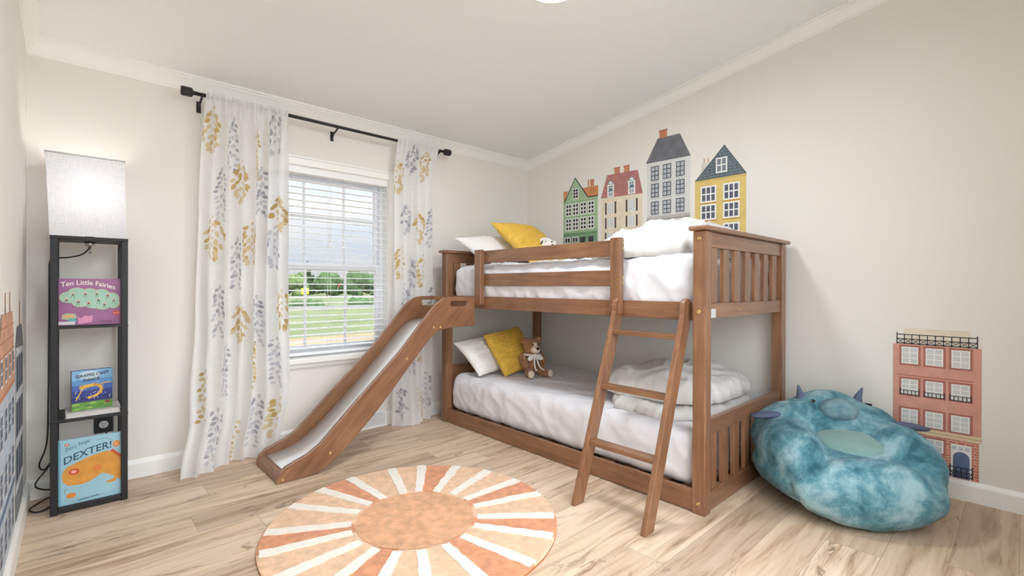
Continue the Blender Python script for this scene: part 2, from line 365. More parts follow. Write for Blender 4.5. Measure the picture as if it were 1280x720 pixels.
# ================================================================== BUNK BED
bed = thing('bunk_bed', (-.585, -1.225, 0), 'low walnut-stained wooden bunk bed with attached slide and ladder against the right wall', 'bunk bed')
XF, XB, YN, YB = -1.105, -.065, -2.2525, -.1925    # outer faces of the posts
P = .06
for xa in (XF, XB - P):
    for ya in (YN, YB - P):
        bx('post', xa, xa + P, ya, ya + P, 0, 1.278, WZ, bed, .004)
def end_panel(ya, yb, ys0, ys1):
    a, b = XF + P, XB - P
    bx('cap_rail', XF - .022, XB + .022, ya - .018 if ya < -1 else ya - .012, yb + .012 if ya < -1 else yb + .018, 1.279, 1.300, WX, bed, .006)
    bx('end_rail', a, b, ys0 - .004, ys1 + .004, 1.208, 1.278, WX, bed)
    bx('end_rail', a, b, ys0 - .004, ys1 + .004, .882, .950, WX, bed)
    bx('end_rail', a, b, ys0 - .004, ys1 + .004, .350, .420, WX, bed)
    bx('end_rail', a, b, ys0 - .004, ys1 + .004, .004, .090, WX, bed)
    for k in range(7):
        x = -.985 + k * .1285
        bx('slat', x - .031, x + .031, ys0, ys1, .951, 1.207, WZ, bed, .002)
        bx('slat', x - .031, x + .031, ys0, ys1, .091, .349, WZ, bed, .002)
end_panel(YN, YN + P, YN + .014, YN + .034)
end_panel(YB - P, YB, YB - .034, YB - .014)
ya, yb = YN + P, YB - P
for xa in (XF + .008, XB - .030):
    bx('side_rail', xa, xa + .024, ya, yb, .004, .102, WY, bed)
bx('side_rail', XF + .034, XF + .058, ya, yb, .871, .956, WY, bed)
bx('side_rail', XB - .034, XB - .010, ya, yb, .871, .956, WY, bed)
# guard rails: room side between two short posts, wall side full length
for yy in ((-.664, -.597), (-1.803, -1.742)):
    bx('guard_post', XF - .004, XF + .033, yy[0], yy[1], .900 if yy[0] > -1 else .885, 1.281, WZ, bed, .004)
bx('guard_rail', XF + .034, XF + .054, -1.79, -.605, 1.189, 1.274, WY, bed)
bx('guard_rail', XF + .034, XF + .054, -1.79, -.605, 1.029, 1.114, WY, bed)
bx('guard_rail', XB - .034, XB - .014, ya, yb, 1.189, 1.262, WY, bed)
bx('guard_rail', XB - .034, XB - .014, ya, yb, 1.029, 1.114, WY, bed)
for z0 in (.075, .885):                                   # mattress platforms
    bm = B()
    for k in range(13):
        y = ya + .04 + k * (yb - ya - .08) / 12
        box(bm, XF + .06, XB - .036, y - .035, y + .035, z0, z0 + .018)
    obj('slat_platform', bm, WX, bed)
def bolt(p, axis, parent=bed, r=.0095):
    bm = B(); s = -1
    lathe(bm, [(r, .004), (r, s * .002), (r * .75, s * .0035), (r * .45, s * .0036), (r * .4, s * .001), (r * .02, s * .001)], p, 16, axis=axis)
    return obj('bolt', bm, M_BRASS, parent)
for z in (1.244, .913, .05): bolt((XF, YN + .031, z), 'x')
for z in (1.255, 1.225, 1.075, 1.045): bolt((XF - .004 + .03, -1.803, z), 'y', r=.006)
bolt((-.72, YN + .0099, .915), 'y', r=.006)
bx('sticker', -1.036, -.98, YN + .0095, YN + .012, .885, .925, mat('grey_sticker', (196, 198, 200), .4), bed, 0)

# ladder
lad = bpy.data.objects.new('ladder', None); C.objects.link(lad); lad.parent = bed; lad.location = (-1.3 + .585, -1.97 + 1.225, 0); ORG[lad.name] = Vector((-1.3, -1.97, 0)); lad.empty_display_size = .1
stile = [(-1.455, 0), (-1.385, 0), (-1.0725, .862), (-1.0725, .957), (-1.078, .966), (-1.09, .972), (-1.105, .972), (-1.118, .966), (-1.128, .952), (-1.133, .93), (-1.134, .90)]
for yy in ((-1.797, -1.772), (-2.168, -2.143)):
    bm = B(); prism(bm, stile, 1, yy[0], yy[1]); obj('stile', bm, WZ, lad, bevel=.004)
for z in (.807, .545, .286):
    xf = -1.455 + z * .357 + .004
    bm = B(); prism(bm, [(xf, z), (xf + .002, z - .022), (xf + .058, z - .022), (xf + .062, z)], 1, -2.143, -1.797); obj('rung', bm, WY, lad, bevel=.003)

# slide
sl = bpy.data.objects.new('slide', None); C.objects.link(sl); sl.parent = bed; sl.location = (-1.75 + .585, -.41 + 1.225, 0); ORG[sl.name] = Vector((-1.75, -.41, 0)); sl.empty_display_size = .1
TOP = [(-2.404, .002), (-2.398, .03), (-2.389, .056), (-2.358, .081), (-2.298, .104), (-2.244, .123), (-2.181, .163), (-2.092, .25), (-2.0, .339), (-1.853, .475), (-1.694, .625), (-1.523, .815), (-1.451, .892), (-1.42, .918), (-1.389, .937), (-1.355, .95), (-1.315, .955), (-1.111, .955)]
BOT = [(-1.111, .751), (-1.33, .748), (-1.382, .74), (-1.425, .725), (-1.463, .700), (-1.552, .608), (-1.732, .405), (-1.867, .26), (-1.985, .149), (-2.06, .08), (-2.123, .036), (-2.193, .008), (-2.227, .002)]
def slot(x0, x1, z0, z1):
    r = (z1 - z0) / 2; zm = (z0 + z1) / 2
    return [(x0 + r + r * math.cos(a), zm + r * math.sin(a)) for a in [R(90 + 180 * k / 8) for k in range(9)]] + [(x1 - r + r * math.cos(a), zm + r * math.sin(a)) for a in [R(-90 + 180 * k / 8) for k in range(9)]]
def panel(ya, yb):
    bm = B(); outer = TOP + BOT; inner = slot(-1.318, -1.172, .889, .928)
    vo = [bm.verts.new((x, ya, z)) for x, z in outer]; vi = [bm.verts.new((x, ya, z)) for x, z in inner]
    es = [bm.edges.new((v[i], v[(i + 1) % len(v)])) for v in (vo, vi) for i in range(len(v))]
    bmesh.ops.triangle_fill(bm, use_beauty=True, edges=es)
    ext = bmesh.ops.extrude_face_region(bm, geom=bm.faces[:])
    bmesh.ops.translate(bm, verts=[g for g in ext['geom'] if isinstance(g, bmesh.types.BMVert)], vec=(0, yb - ya, 0))
    bmesh.ops.dissolve_limit(bm, angle_limit=R(1), verts=bm.verts[:], edges=bm.edges[:])
    return obj('side_panel', bm, WS, sl, bevel=.005)
panel(-.608, -.586); panel(-.246, -.224)
CH = [(-2.352, .046), (-2.27, .058), (-2.2, .078), (-2.14, .11), (-2.046, .183), (-1.899, .318), (-1.786, .428), (-1.673, .543), (-1.524, .700), (-1.475, .745), (-1.43, .774), (-1.38, .789), (-1.305, .795), (-1.111, .795)]
chs = [(p.x, p.y) for p in spline([(x, z, 0) for x, z in CH], 5)]
bm = B(); n = len(chs)
V = [[bm.verts.new((x, y, z - d)) for x, z in chs] for y, d in ((-.5855, 0), (-.2465, 0), (-.2465, .012), (-.5855, .012))]
for r_ in range(4):
    for i in range(n - 1): bm.faces.new((V[r_][i], V[r_][i + 1], V[(r_ + 1) % 4][i + 1], V[(r_ + 1) % 4][i])).smooth = True
for i in (0, -1): bm.faces.new([V[r_][i] for r_ in range(4)])
tag(obj('chute', bm, M_PLASTIC, sl), 'glossy white slide surface')
bm = B(); prism(bm, [(-2.400, .001), (-2.393, .030), (-2.380, .045), (-2.365, .0495), (-2.3535, .046), (-2.3535, .033), (-2.365, .001)], 1, -.5855, -.2465); obj('nose_board', bm, WY, sl, bevel=.002)
for x, z in ((-1.449, .758), (-1.397, .757), (-1.646, .573), (-2.124, .10), (-2.372, .018)): bolt((x, -.608, z), 'y', sl, .008)

# ================================================================== BEDDING
def fbm(p, o=3): return noise.fractal(Vector(p), 1.0, 2.0, o)
def soft_box(x0, x1, y0, y1, z0, z1, r, nx, ny, nz, disp):
    bm = B(); hx, hy, hz = (x1 - x0) / 2, (y1 - y0) / 2, (z1 - z0) / 2; c = Vector(((x0 + x1) / 2, (y0 + y1) / 2, (z0 + z1) / 2)); cache = {}
    def vert(i, j, k):
        if (i, j, k) in cache: return cache[(i, j, k)]
        q = Vector((hx * (2 * i / nx - 1), hy * (2 * j / ny - 1), hz * (2 * k / nz - 1)))
        inn = Vector([max(-(h - r), min(h - r, v)) for v, h in zip(q, (hx, hy, hz))]); d = (q - inn).normalized()
        p = c + inn + d * r; p = p + d * disp(p, d); cache[(i, j, k)] = bm.verts.new(p); return cache[(i, j, k)]
    def quad(*ix): bm.faces.new([vert(*t_) for t_ in ix]).smooth = True
    for i in range(nx):
        for j in range(ny):
            for k in (0, nz): quad((i, j, k), (i + 1, j, k), (i + 1, j + 1, k), (i, j + 1, k))
    for i in range(nx):
        for k in range(nz):
            for j in (0, ny): quad((i, j, k), (i + 1, j, k), (i + 1, j, k + 1), (i, j, k + 1))
    for j in range(ny):
        for k in range(nz):
            for i in (0, nx): quad((i, j, k), (i, j + 1, k), (i, j + 1, k + 1), (i, j, k + 1))
    return bm
def sheet_disp(seed, z0, z1, heavy=1):
    def f(p, d):
        if d.z > .6:       # top: drag lines from the corners plus slack folds
            a = noise.noise(Vector((p.x * 9 + p.y * 4, p.y * 3.2 - p.x * 2, seed)))
            b = noise.noise(Vector((p.x * 22 - p.y * 10, p.y * 6, seed + 5)))
            c_ = noise.noise(Vector((p.x * 10 + p.y * 5, p.y * 2.2 - p.x * 1.5, seed + 11)))
            return .006 * a * heavy + .004 * (1 - abs(b)) ** 2 * heavy + .010 * (1 - abs(c_)) ** 3 * heavy
        h = (p.z - z0) / (z1 - z0)
        g = noise.noise(Vector((p.x * 14, p.y * 14, seed + h * .9)))
        g2 = noise.noise(Vector((p.x * 30, p.y * 30 + h * 3, seed + 3)))
        g3 = noise.noise(Vector((p.x * 9 + h * 2.2, p.y * 9 - h * 1.6, seed + 6)))
        return .002 + .010 * math.sin(math.pi * min(1, max(0, h))) + .006 * g + .003 * (1 - abs(g2)) ** 2 * heavy + .006 * (1 - abs(g3)) ** 3 * heavy
    return f
bm = soft_box(-1.052, -.115, -2.17, -.268, .0945, .352, .055, 46, 150, 16, sheet_disp(2, .095, .35, 1.3))
tag(obj('mattress', bm, M_SHEET, origin=(-.58, -1.22, .094)), 'mattress under a wrinkled white fitted sheet on the lower bunk', 'mattress')
bm = soft_box(-1.038, -.115, -2.17, -.268, .9045, 1.172, .065, 46, 150, 16, sheet_disp(9, .905, 1.17, 1.7))
tag(obj('mattress', bm, M_SHEET, origin=(-.58, -1.22, .904)), 'mattress under a white fitted sheet on the upper bunk behind the guard rails', 'mattress')

def pillow(name, TL, TR, BL, thick, m, label, cat, seed=0, ribs=False, pinch=.06, group=None, bulge=.5):
    TL, TR, BL = Vector(TL), Vector(TR), Vector(BL); U = TR - TL; Vv = BL - TL; Nn = Vv.cross(U).normalized()
    if Nn.y > 0: Nn = -Nn
    nu, nv = 72, (200 if ribs else 64); bm = B(); rows = {}
    for side in (1, -1):
        for i in range(nu + 1):
            for j in range(nv + 1):
                edge = i in (0, nu) or j in (0, nv)
                if edge and side == -1: rows[(side, i, j)] = rows[(1, i, j)]; continue
                a, b = 2 * i / nu - 1, 2 * j / nv - 1
                pa = a * (1 - pinch * (1 - b * b) ** 1.0 * abs(a)); pb = b * (1 - pinch * (1 - a * a) * abs(b))
                h = (max(0, 1 - a * a) * max(0, 1 - b * b)) ** bulge
                z = thick / 2 * h
                z += .012 * h * noise.noise(Vector((a * 2.2, b * 2.2, seed))) + .008 * (h ** .5) * (1 - abs(noise.noise(Vector((a * 4 + b, b * 3 - a * 2, seed + 8 + side)))))
                if ribs and not edge:
                    ph = b * 30 + .5 * noise.noise(Vector((a * 3, b * 2, seed)))
                    amp = .008 * (.35 + .65 * (noise.noise(Vector((b * 5, .3, seed + 4))) > -.05))
                    z += 1.1 * amp * abs(math.sin(ph)) * min(1, h * 3) + .0016 * math.sin(a * 75 + 9 * math.sin(b * 22)) * min(1, h * 3)
                p = TL + U * (pa + 1) / 2 + Vv * (pb + 1) / 2 + Nn * side * z
                rows[(side, i, j)] = bm.verts.new(p)
    for side in (1, -1):
        for i in range(nu):
            for j in range(nv):
                bm.faces.new([rows[(side, i + x, j + y)] for x, y in ((0, 0), (1, 0), (1, 1), (0, 1))]).smooth = True
    low = min((v.co for v in bm.verts), key=lambda c: c.z)
    return tag(obj(name, bm, m, origin=tuple((BL + U * .5))), label, cat, group)
pillow('pillow', (-1.078, -.305, .600), (-.44, -.29, .665), (-1.01, -.53, .372), .12, M_PILLOW, 'plain white pillow leaning on the headboard of the lower bunk', 'pillow', 3)
pillow('throw_pillow', (-.895, -.435, .657), (-.505, -.405, .702), (-.885, -.675, .374), .105, M_YELLOW, 'mustard yellow ribbed throw pillow on the lower bunk beside the teddy bear', 'cushion', 5, True)
pillow('pillow', (-1.085, -.32, 1.385), (-.40, -.30, 1.455), (-.93, -.49, 1.205), .13, M_PILLOW, 'plain white pillow leaning on the headboard of the upper bunk', 'pillow', 13)
pillow('throw_pillow', (-.855, -.47, 1.508), (-.385, -.45, 1.525), (-.70, -.75, 1.196), .115, M_YELLOW, 'mustard yellow ribbed throw pillow on the upper bunk above the guard rail', 'cushion', 15, True)

def heap(bm, x0, x1, y0, y1, z0, top, seed, fold=.02, n=90, p=3.2, power=.42, skirt=.35):
    """soft bundle: closed shell over a rounded rectangle; top(a,b) gives its height"""
    cx, cy, hx, hy = (x0 + x1) / 2, (y0 + y1) / 2, (x1 - x0) / 2, (y1 - y0) / 2; g = {}
    for i in range(n + 1):
        for j in range(n + 1):
            a, b = 2 * i / n - 1, 2 * j / n - 1
            rr = max(abs(a), abs(b)); rad = (abs(a) ** p + abs(b) ** p) ** (1 / p) if rr else 0
            k = rr / rad if rad else 1
            pa, pb = a * k, b * k                                      # square to superellipse
            e = max(0, 1 - rr ** 6) ** power
            wob = 1 + .05 * noise.noise(Vector((pa * 3, pb * 3, seed + 2))) + .025 * noise.noise(Vector((pa * 9, pb * 9, seed + 5)))
            x, y = cx + hx * pa * wob, cy + hy * pb * wob
            hgt = top(pa, pb) * e
            n1, n2, n3 = (noise.noise(Vector(q_)) for q_ in ((x * 4 + y * 3, y * 6 - x * 2.5, seed), (x * 5 - y * 9, y * 5 + x * 3, seed + 7), (x * 12 + y * 5, y * 10, seed + 3)))
            hgt += fold * e * (.9 * (1 - abs(n1)) ** 2 - .6 + .55 * (1 - abs(n2)) ** 3 + .22 * n3)
            edge = i in (0, n) or j in (0, n)
            hgt = max(hgt, .004)
            g[(1, i, j)] = bm.verts.new((x, y, z0 + (.006 if edge else hgt + .006)))
            g[(-1, i, j)] = g[(1, i, j)] if edge else bm.verts.new((x, y, z0))
    for s in (1, -1):
        for i in range(n):
            for j in range(n):
                bm.faces.new([g[(s, i + u, j + v)] for u, v in ((0, 0), (1, 0), (1, 1), (0, 1))]).smooth = True
bm = B()
heap(bm, -1.03, -.12, -2.165, -1.36, 1.180, lambda a, b: .085 + .13 * max(0, 1 - ((a - .15) / 1.1) ** 2) * max(0, 1 - ((b + .15) / 1.05) ** 2), 21, .046, p=2.8)
tag(obj('duvet', bm, M_DUVET, origin=(-.57, -1.76, 1.18)), 'bunched white duvet heaped at the foot of the upper bunk', 'duvet')
bm = B()
heap(bm, -1.0, -.13, -2.16, -1.56, .360, lambda a, b: .055 + .02 * b, 31, .022, p=3.4, power=.35)
heap(bm, -.93, -.14, -2.155, -1.40, .425, lambda a, b: .075 + .05 * max(0, 1 - b * b) - .02 * b, 37, .034, p=3.4, power=.4)
tag(obj('duvet', bm, M_DUVET, origin=(-.56, -1.85, .36)), 'folded white duvet at the foot of the lower bunk behind the ladder', 'duvet')

# ------------------------------------------------------------------ plush toys
M_FUR = mat('brown_plush', (158, 112, 76), .95, vary=.35, vscale=45, bump=.9, bscale=220, sheen=.3)
M_CREAM = mat('cream_plush', (226, 208, 186), .95, vary=.08, vscale=60, bump=.6, bscale=240)
M_NOSE = mat('dark_nose', (30, 24, 22), .3)
M_RIB = mat('white_ribbon', (232, 228, 224), .6)
M_WPLUSH = mat('white_plush', (238, 234, 226), .95, vary=.06, vscale=60, bump=.8, bscale=200, sheen=.2)
def fluff(bm, s, seed):
    bm.normal_update()
    for v in bm.verts: v.co += v.normal * s * noise.noise(v.co * 60 + Vector((seed, 0, 0)))
def toy_part(name, shapes, m, root, fl=.004, seed=0):
    bm = B()
    for s in shapes: ell(bm, *s)
    if fl: fluff(bm, fl, seed)
    return obj(name, bm, m, root, norm=False)
# teddy: sits upright, faces the room, turned to the right
tb = Vector((-.655, -.71, .362)); fwd = Vector((-.30, -.95, 0)).normalized(); rt = Vector((-fwd.y, fwd.x, 0)) * -1
rt = Vector((fwd.y, -fwd.x, 0)) * -1          # toy's own left as seen by the viewer's right
def T(s, f, z): return tb + rt * s + fwd * f + Vector((0, 0, z))
rotT = Matrix((( rt.x, fwd.x, 0), (rt.y, fwd.y, 0), (0, 0, 1)))
ted = thing('teddy_bear', tuple(tb), 'brown teddy bear with white ribbon bow sitting on the lower bunk', 'teddy bear')
toy_part('body', [(T(0, 0, .085), (.068, .06, .085), rotT)], M_FUR, ted, .006, 1)
toy_part('head', [(T(0, .012, .215), (.066, .06, .062), rotT)], M_FUR, ted, .005, 2)
for s in (-1, 1):
    e = toy_part('ear', [(T(s * .056, .0, .262), (.027, .016, .027), rotT)], M_FUR, ted, .004, 3)
    toy_part('arm', [(T(s * .074, .028, .11), (.026, .03, .062), rotT @ Matrix.Rotation(s * .25, 3, 'Y') @ Matrix.Rotation(.45, 3, 'X'))], M_FUR, ted, .005, 4)
    lg = toy_part('leg', [(T(s * .056, .085, .034), (.033, .075, .032), rotT @ Matrix.Rotation(-s * .3, 3, 'Z'))], M_FUR, ted, .005, 5)
    tag(toy_part('foot_pad', [(T(s * .078, .152, .036), (.024, .012, .027), rotT @ Matrix.Rotation(-s * .3, 3, 'Z'))], M_CREAM, lg, .002, 6), 'cream sole')
mz = toy_part('muzzle', [(T(0, .068, .2), (.036, .034, .03), rotT), (T(0, .058, .225), (.022, .022, .03), rotT)], M_CREAM, ted, .002, 7)
toy_part('nose', [(T(0, .104, .212), (.014, .009, .011), rotT)], M_NOSE, mz, 0)
for s in (-1, 1): toy_part('eye', [(T(s * .021, .071, .236), .006, None, 12, 8)], M_NOSE, ted, 0)
bm = B()
tube(bm, [T(.062 * math.cos(t), .008 + .052 * math.sin(t), .160) for t in [2 * math.pi * k / 20 for k in range(21)]], .008, 8, cap=False)
ell(bm, T(0, .066, .158), (.012, .01, .012), rotT, 12, 8)
for s in (-1, 1):
    ell(bm, T(s * .036, .068, .142), (.032, .006, .018), rotT @ Matrix.Rotation(s * .5, 3, 'Y'), 16, 10)
    tube(bm, spline([T(s * .004, .07, .152), T(s * .014, .078, .11), T(s * .02, .10, .075), T(s * .03, .14, .06)], 5), .006, 8)
obj('ribbon_bow', bm, M_RIB, ted)
# white plush dog on the top bunk
db = Vector((-.46, -.655, 1.184)); fw2 = Vector((-.35, -.94, 0)).normalized(); rt2 = Vector((-fw2.y, fw2.x, 0))
def D(s, f, z): return db + rt2 * s + fw2 * f + Vector((0, 0, z))
rotD = Matrix(((rt2.x, fw2.x, 0), (rt2.y, fw2.y, 0), (0, 0, 1)))
dog = thing('plush_dog', tuple(db), 'white plush dog with black nose peeking over the upper guard rail', 'plush toy')
toy_part('body', [(D(0, -.02, .068), (.07, .075, .067), rotD)], M_WPLUSH, dog, .006, 11)
toy_part('head', [(D(-.0, .02, .168), (.068, .062, .056), rotD)], M_WPLUSH, dog, .005, 12)
mz = toy_part('muzzle', [(D(.01, .082, .151), (.036, .034, .028), rotD)], M_WPLUSH, dog, .003, 13)
toy_part('nose', [(D(.012, .117, .160), (.009, .007, .007), rotD, 12, 8)], M_NOSE, mz, 0)
for s in (-1, 1):
    ear = toy_part('ear', [(D(s * .066, .02, .163), (.018, .03, .045), rotD @ Matrix.Rotation(s * .35, 3, 'Y'))], M_WPLUSH, dog, .004, 14)
    toy_part('paw', [(D(s * .055, .07, .03), (.028, .055, .028), rotD)], M_WPLUSH, dog, .004, 15)
    toy_part('eye', [(D(s * .026, .077, .188), .005, None, 12, 8)], M_NOSE, dog, 0)
tag(toy_part('ear_patch', [(D(-.05, .055, .181), (.008, .012, .022), rotD @ Matrix.Rotation(.6, 3, 'Y'), 12, 8)], mat('grey_patch', (70, 66, 64), .9), dog, 0), 'dark grey ear lining')

# ================================================================== SUN RUG
RX, RY, RR = -2.068, -1.412, .615
M_RUG = [mat('rug_peach', (228, 190, 156), .98, vary=.14, vscale=30, bump=.8, bscale=170, sheen=.2), mat('rug_orange', (214, 146, 106), .98, vary=.18, vscale=26, bump=.8, bscale=170, sheen=.2),
         mat('rug_centre', (216, 164, 124), .98, vary=.2, vscale=24, bump=.8, bscale=170, sheen=.2), mat('rug_white', (240, 234, 224), .98, vary=.05, vscale=40, bump=.8, bscale=170), mat('rug_edge', (186, 118, 70), .98)]
ANG = [93, 71.4, 55.5, 37.1, 18.8, -.3, -18.6, -40.4, -57.1, -77.2, -96.4, -116.7, -136, -155.2, -174.4, -194, -209.9, -232.7, -250.4]
DARK = {2, 5, 7, 9, 12, 15, 18}        # sector that follows ray k clockwise
bm = B(); H = .012
def rp_(a, r, z): return (RX + r * math.cos(a), RY + r * math.sin(a), z)
nA = len(ANG)
for k in range(nA):
    a0 = R(ANG[k]); a1 = R(ANG[(k + 1) % nA] - (360 if k == nA - 1 else 0)); m_ = 16
    for q in range(m_):
        t0, t1 = a0 + (a1 - a0) * q / m_, a0 + (a1 - a0) * (q + 1) / m_
        f = bm.faces.new([bm.verts.new(rp_(*v)) for v in ((t0, .24, H), (t0, RR - .006, H), (t1, RR - .006, H), (t1, .24, H))]); f.material_index = 1 if k in DARK else 0
        f = bm.faces.new([bm.verts.new(rp_(*v)) for v in ((t0, RR - .006, H), (t0, RR, H - .004), (t1, RR, H - .004), (t1, RR - .006, H))]); f.material_index = 1 if k in DARK else 0
        f = bm.faces.new([bm.verts.new(rp_(*v)) for v in ((t0, RR, H - .004), (t0, RR, .0005), (t1, RR, .0005), (t1, RR, H - .004))]); f.material_index = 4
    # white ray with uneven pile edges
    d = Vector((math.cos(a0), math.sin(a0))); nrm = Vector((-d.y, d.x)); Lp, Rp = [], []
    for q in range(27):
        s = .268 + (RR - .01 - .268) * q / 26; wd = .0190 + .0065 * q / 26
        wl = wd + .006 * noise.noise(Vector((s * 26, k * 3.1, 1))) ; wr = wd + .006 * noise.noise(Vector((s * 26, k * 3.1, 7)))
        Lp.append(Vector((RX, RY)) + d * s + nrm * wl); Rp.append(Vector((RX, RY)) + d * s - nrm * wr)
    zt = H + .004
    for q in range(26):
        A_, B_, C_, D_ = Lp[q], Lp[q + 1], Rp[q + 1], Rp[q]
        for quad in (((A_, zt), (B_, zt), (C_, zt), (D_, zt)), ((A_, H), (B_, H), (B_, zt), (A_, zt)), ((D_, H), (C_, H), (C_, zt), (D_, zt))):
            bm.faces.new([bm.verts.new((p.x, p.y, z)) for p, z in quad]).material_index = 3
    for q in (0, 26): bm.faces.new([bm.verts.new((p.x, p.y, z)) for p, z in ((Lp[q], H), (Rp[q], H), (Rp[q], zt), (Lp[q], zt))]).material_index = 3
ctr = bm.verts.new((RX, RY, H + .002)); ring = []
for q in range(180):
    a = 2 * math.pi * q / 180; ring.append(bm.verts.new(rp_(a, .252 + .006 * noise.noise(Vector((math.cos(a) * 7, math.sin(a) * 7, 3))), H + .002)))
for q in range(180): bm.faces.new((ctr, ring[q], ring[(q + 1) % 180])).material_index = 2
rug = tag(obj('round_rug', bm, M_RUG, origin=(RX, RY, 0), norm=False), 'round orange sun rug with white rays on the plank floor', 'rug')

# ================================================================== BEAN BAG
def tie_dye(name, c0, c1, c2, sc_=6.5):
    m = bpy.data.materials.new(name); m.use_nodes = True; t = m.node_tree; b = t.nodes['Principled BSDF']; n = t.nodes.new; l = t.links.new
    tcn = n('ShaderNodeTexCoord'); a = n('ShaderNodeTexNoise'); a.inputs['Scale'].default_value = sc_; a.inputs['Detail'].default_value = 6; a.inputs['Roughness'].default_value = .66; a.inputs['Distortion'].default_value = .25
    l(tcn.outputs['Object'], a.inputs['Vector']); r = n('ShaderNodeValToRGB'); e = r.color_ramp.elements
    e[0].position = .36; e[0].color = lin(c0); e[1].position = .63; e[1].color = lin(c2); k = e.new(.49); k.color = lin(c1); l(a.outputs['Fac'], r.inputs[0]); l(r.outputs[0], b.inputs['Base Color'])
    f = n('ShaderNodeTexNoise'); f.inputs['Scale'].default_value = 120; f.inputs['Detail'].default_value = 4; l(tcn.outputs['Object'], f.inputs['Vector'])
    bp = n('ShaderNodeBump'); bp.inputs['Strength'].default_value = .7; bp.inputs['Distance'].default_value = .006; l(f.outputs['Fac'], bp.inputs['Height']); l(bp.outputs[0], b.inputs['Normal'])
    b.inputs['Roughness'].default_value = .95; b.inputs['Sheen Weight'].default_value = .12; b.inputs['Specular IOR Level'].default_value = .2
    return m
M_TIE = tie_dye('teal_tie_dye', (46, 93, 107), (92, 140, 152), (152, 184, 191))
M_TIE2 = tie_dye('pale_tie_dye', (66, 104, 116), (106, 141, 151), (150, 175, 182), 7)
M_MINT = mat('mint_plush', (126, 160, 155), .95, vary=.08, vscale=12, bump=.5, bscale=130, sheen=.3)
M_HORN = mat('slate_horn', (84, 94, 120), .7, vary=.12, vscale=60)
gc = Vector((-.455, -2.615, 0)); gf = Vector((-.825, -.565, 0)); gs = Vector((.565, -.825, 0))
def G(s, f, z): return gc + gs * s + gf * f + Vector((0, 0, z))
rotG = Matrix(((gs.x, gf.x, 0), (gs.y, gf.y, 0), (0, 0, 1)))
bag = thing('bean_bag_chair', tuple(gc), 'blue tie-dye plush monster bean bag chair with horns beside the bed', 'bean bag chair')
bm = B()
for c, r_, rot in (((0, .01, .150), (.380, .375, .160), None), ((0, -.17, .27), (.30, .17, .20), None), ((-.23, .02, .225), (.14, .26, .155), None), ((.23, .02, .225), (.14, .26, .155), None),
                   ((0, .270, .145), (.29, .115, .145), None), ((.015, -.19, .365), (.20, .135, .125), None), ((-.16, -.16, .25), (.19, .17, .18), None), ((.16, -.16, .25), (.19, .17, .18), None)):
    ell(bm, G(*c), r_, rotG, 32, 20)
body = obj('body', bm, M_TIE, bag, norm=False)
md = body.modifiers.new('remesh', 'REMESH'); md.mode = 'VOXEL'; md.voxel_size = .011; md.use_smooth_shade = True
md = body.modifiers.new('smooth', 'SMOOTH'); md.iterations = 5; md.factor = .5
tx = bpy.data.textures.new('plush_lumps', 'CLOUDS'); tx.noise_scale = .11; tx.noise_depth = 2
md = body.modifiers.new('lumps', 'DISPLACE'); md.texture = tx; md.strength = .02; md.mid_level = .5; md.texture_coords = 'LOCAL'
def bagpart(name, shapes, m, label=None, parent=bag, fl=.003):
    bm = B()
    for s in shapes: ell(bm, *s)
    if fl: fluff(bm, fl, len(name))
    o = obj(name, bm, m, parent, norm=False)
    if label: o['label'] = label
    return o
tilt_b = rotG @ Matrix.Rotation(R(-9), 3, 'X')
bagpart('belly_patch', [(G(.01, .065, .302), (.135, .135, .03), tilt_b, 32, 16)], M_MINT, 'pale mint seat patch')
bagpart('snout', [(G(.02, -.075, .420), (.088, .07, .056), rotG, 32, 20)], M_TIE2, 'pale blue snout')
for s, f_, z_ in ((-.088, -.085, .455), (.112, -.135, .44)): bagpart('eye', [(G(s, f_, z_), (.009, .008, .009), rotG, 16, 10)], M_NOSE, 'small black eye', fl=0)
for s, lean in ((-.115, -.012), (.14, .03)):
    bm = B(); tube(bm, spline([G(s, -.17, .435), G(s + lean * .3, -.175, .47), G(s + lean, -.18, .515)], 5), [.026, .0245, .023, .021, .019, .0165, .014, .011, .008, .005, .002], 14); tag(obj('horn', bm, M_HORN, bag), 'slate blue horn')
for s, zz, f_, sc_ in ((-1, .372, -.085, .305), (1, .352, -.10, .335)):
    bagpart('arm_flap', [(G(s * sc_, f_, zz), (.075 if s < 0 else .088, .036, .017), rotG @ Matrix.Rotation(s * .12, 3, 'Y'), 20, 12)], M_HORN, 'slate blue flap', fl=0)

# ================================================================== SHELF FLOOR LAMP
lamp = thing('floor_lamp', (-3.112, -.172, 0), 'black shelf floor lamp with a square white linen shade in the corner', 'floor lamp')
LX0, LX1, LY0, LY1 = -3.246, -2.978, -.304, -.040
for xa in (LX0, LX1 - .025):
    for ya_ in (LY0, LY1 - .025): bx('post', xa, xa + .025, ya_, ya_ + .025, 0, 1.234, M_BLACKW, lamp, .002)
for z, zt in ((.408, .421), (.828, .841)): bx('shelf', LX0 - .001, LX1 + .001, LY0 - .001, LY1 + .001, z, zt, M_BLACKW, lamp, .002)
bx('top_board', LX0 - .001, LX1 + .001, LY0 - .001, LY1 + .001, 1.234, 1.247, M_BLACKW, lamp, .002)
bx('base_board', LX0 + .0255, LX1 - .0255, LY0 + .004, LY1 - .004, .004, .030, M_BLACKW, lamp, .002)
SH = bpy.data.materials.new('linen_shade'); SH.use_nodes = True; t = SH.node_tree; t.nodes.clear()
n = t.nodes.new; l = t.links.new
tcn = n('ShaderNodeTexCoord'); fibre = []
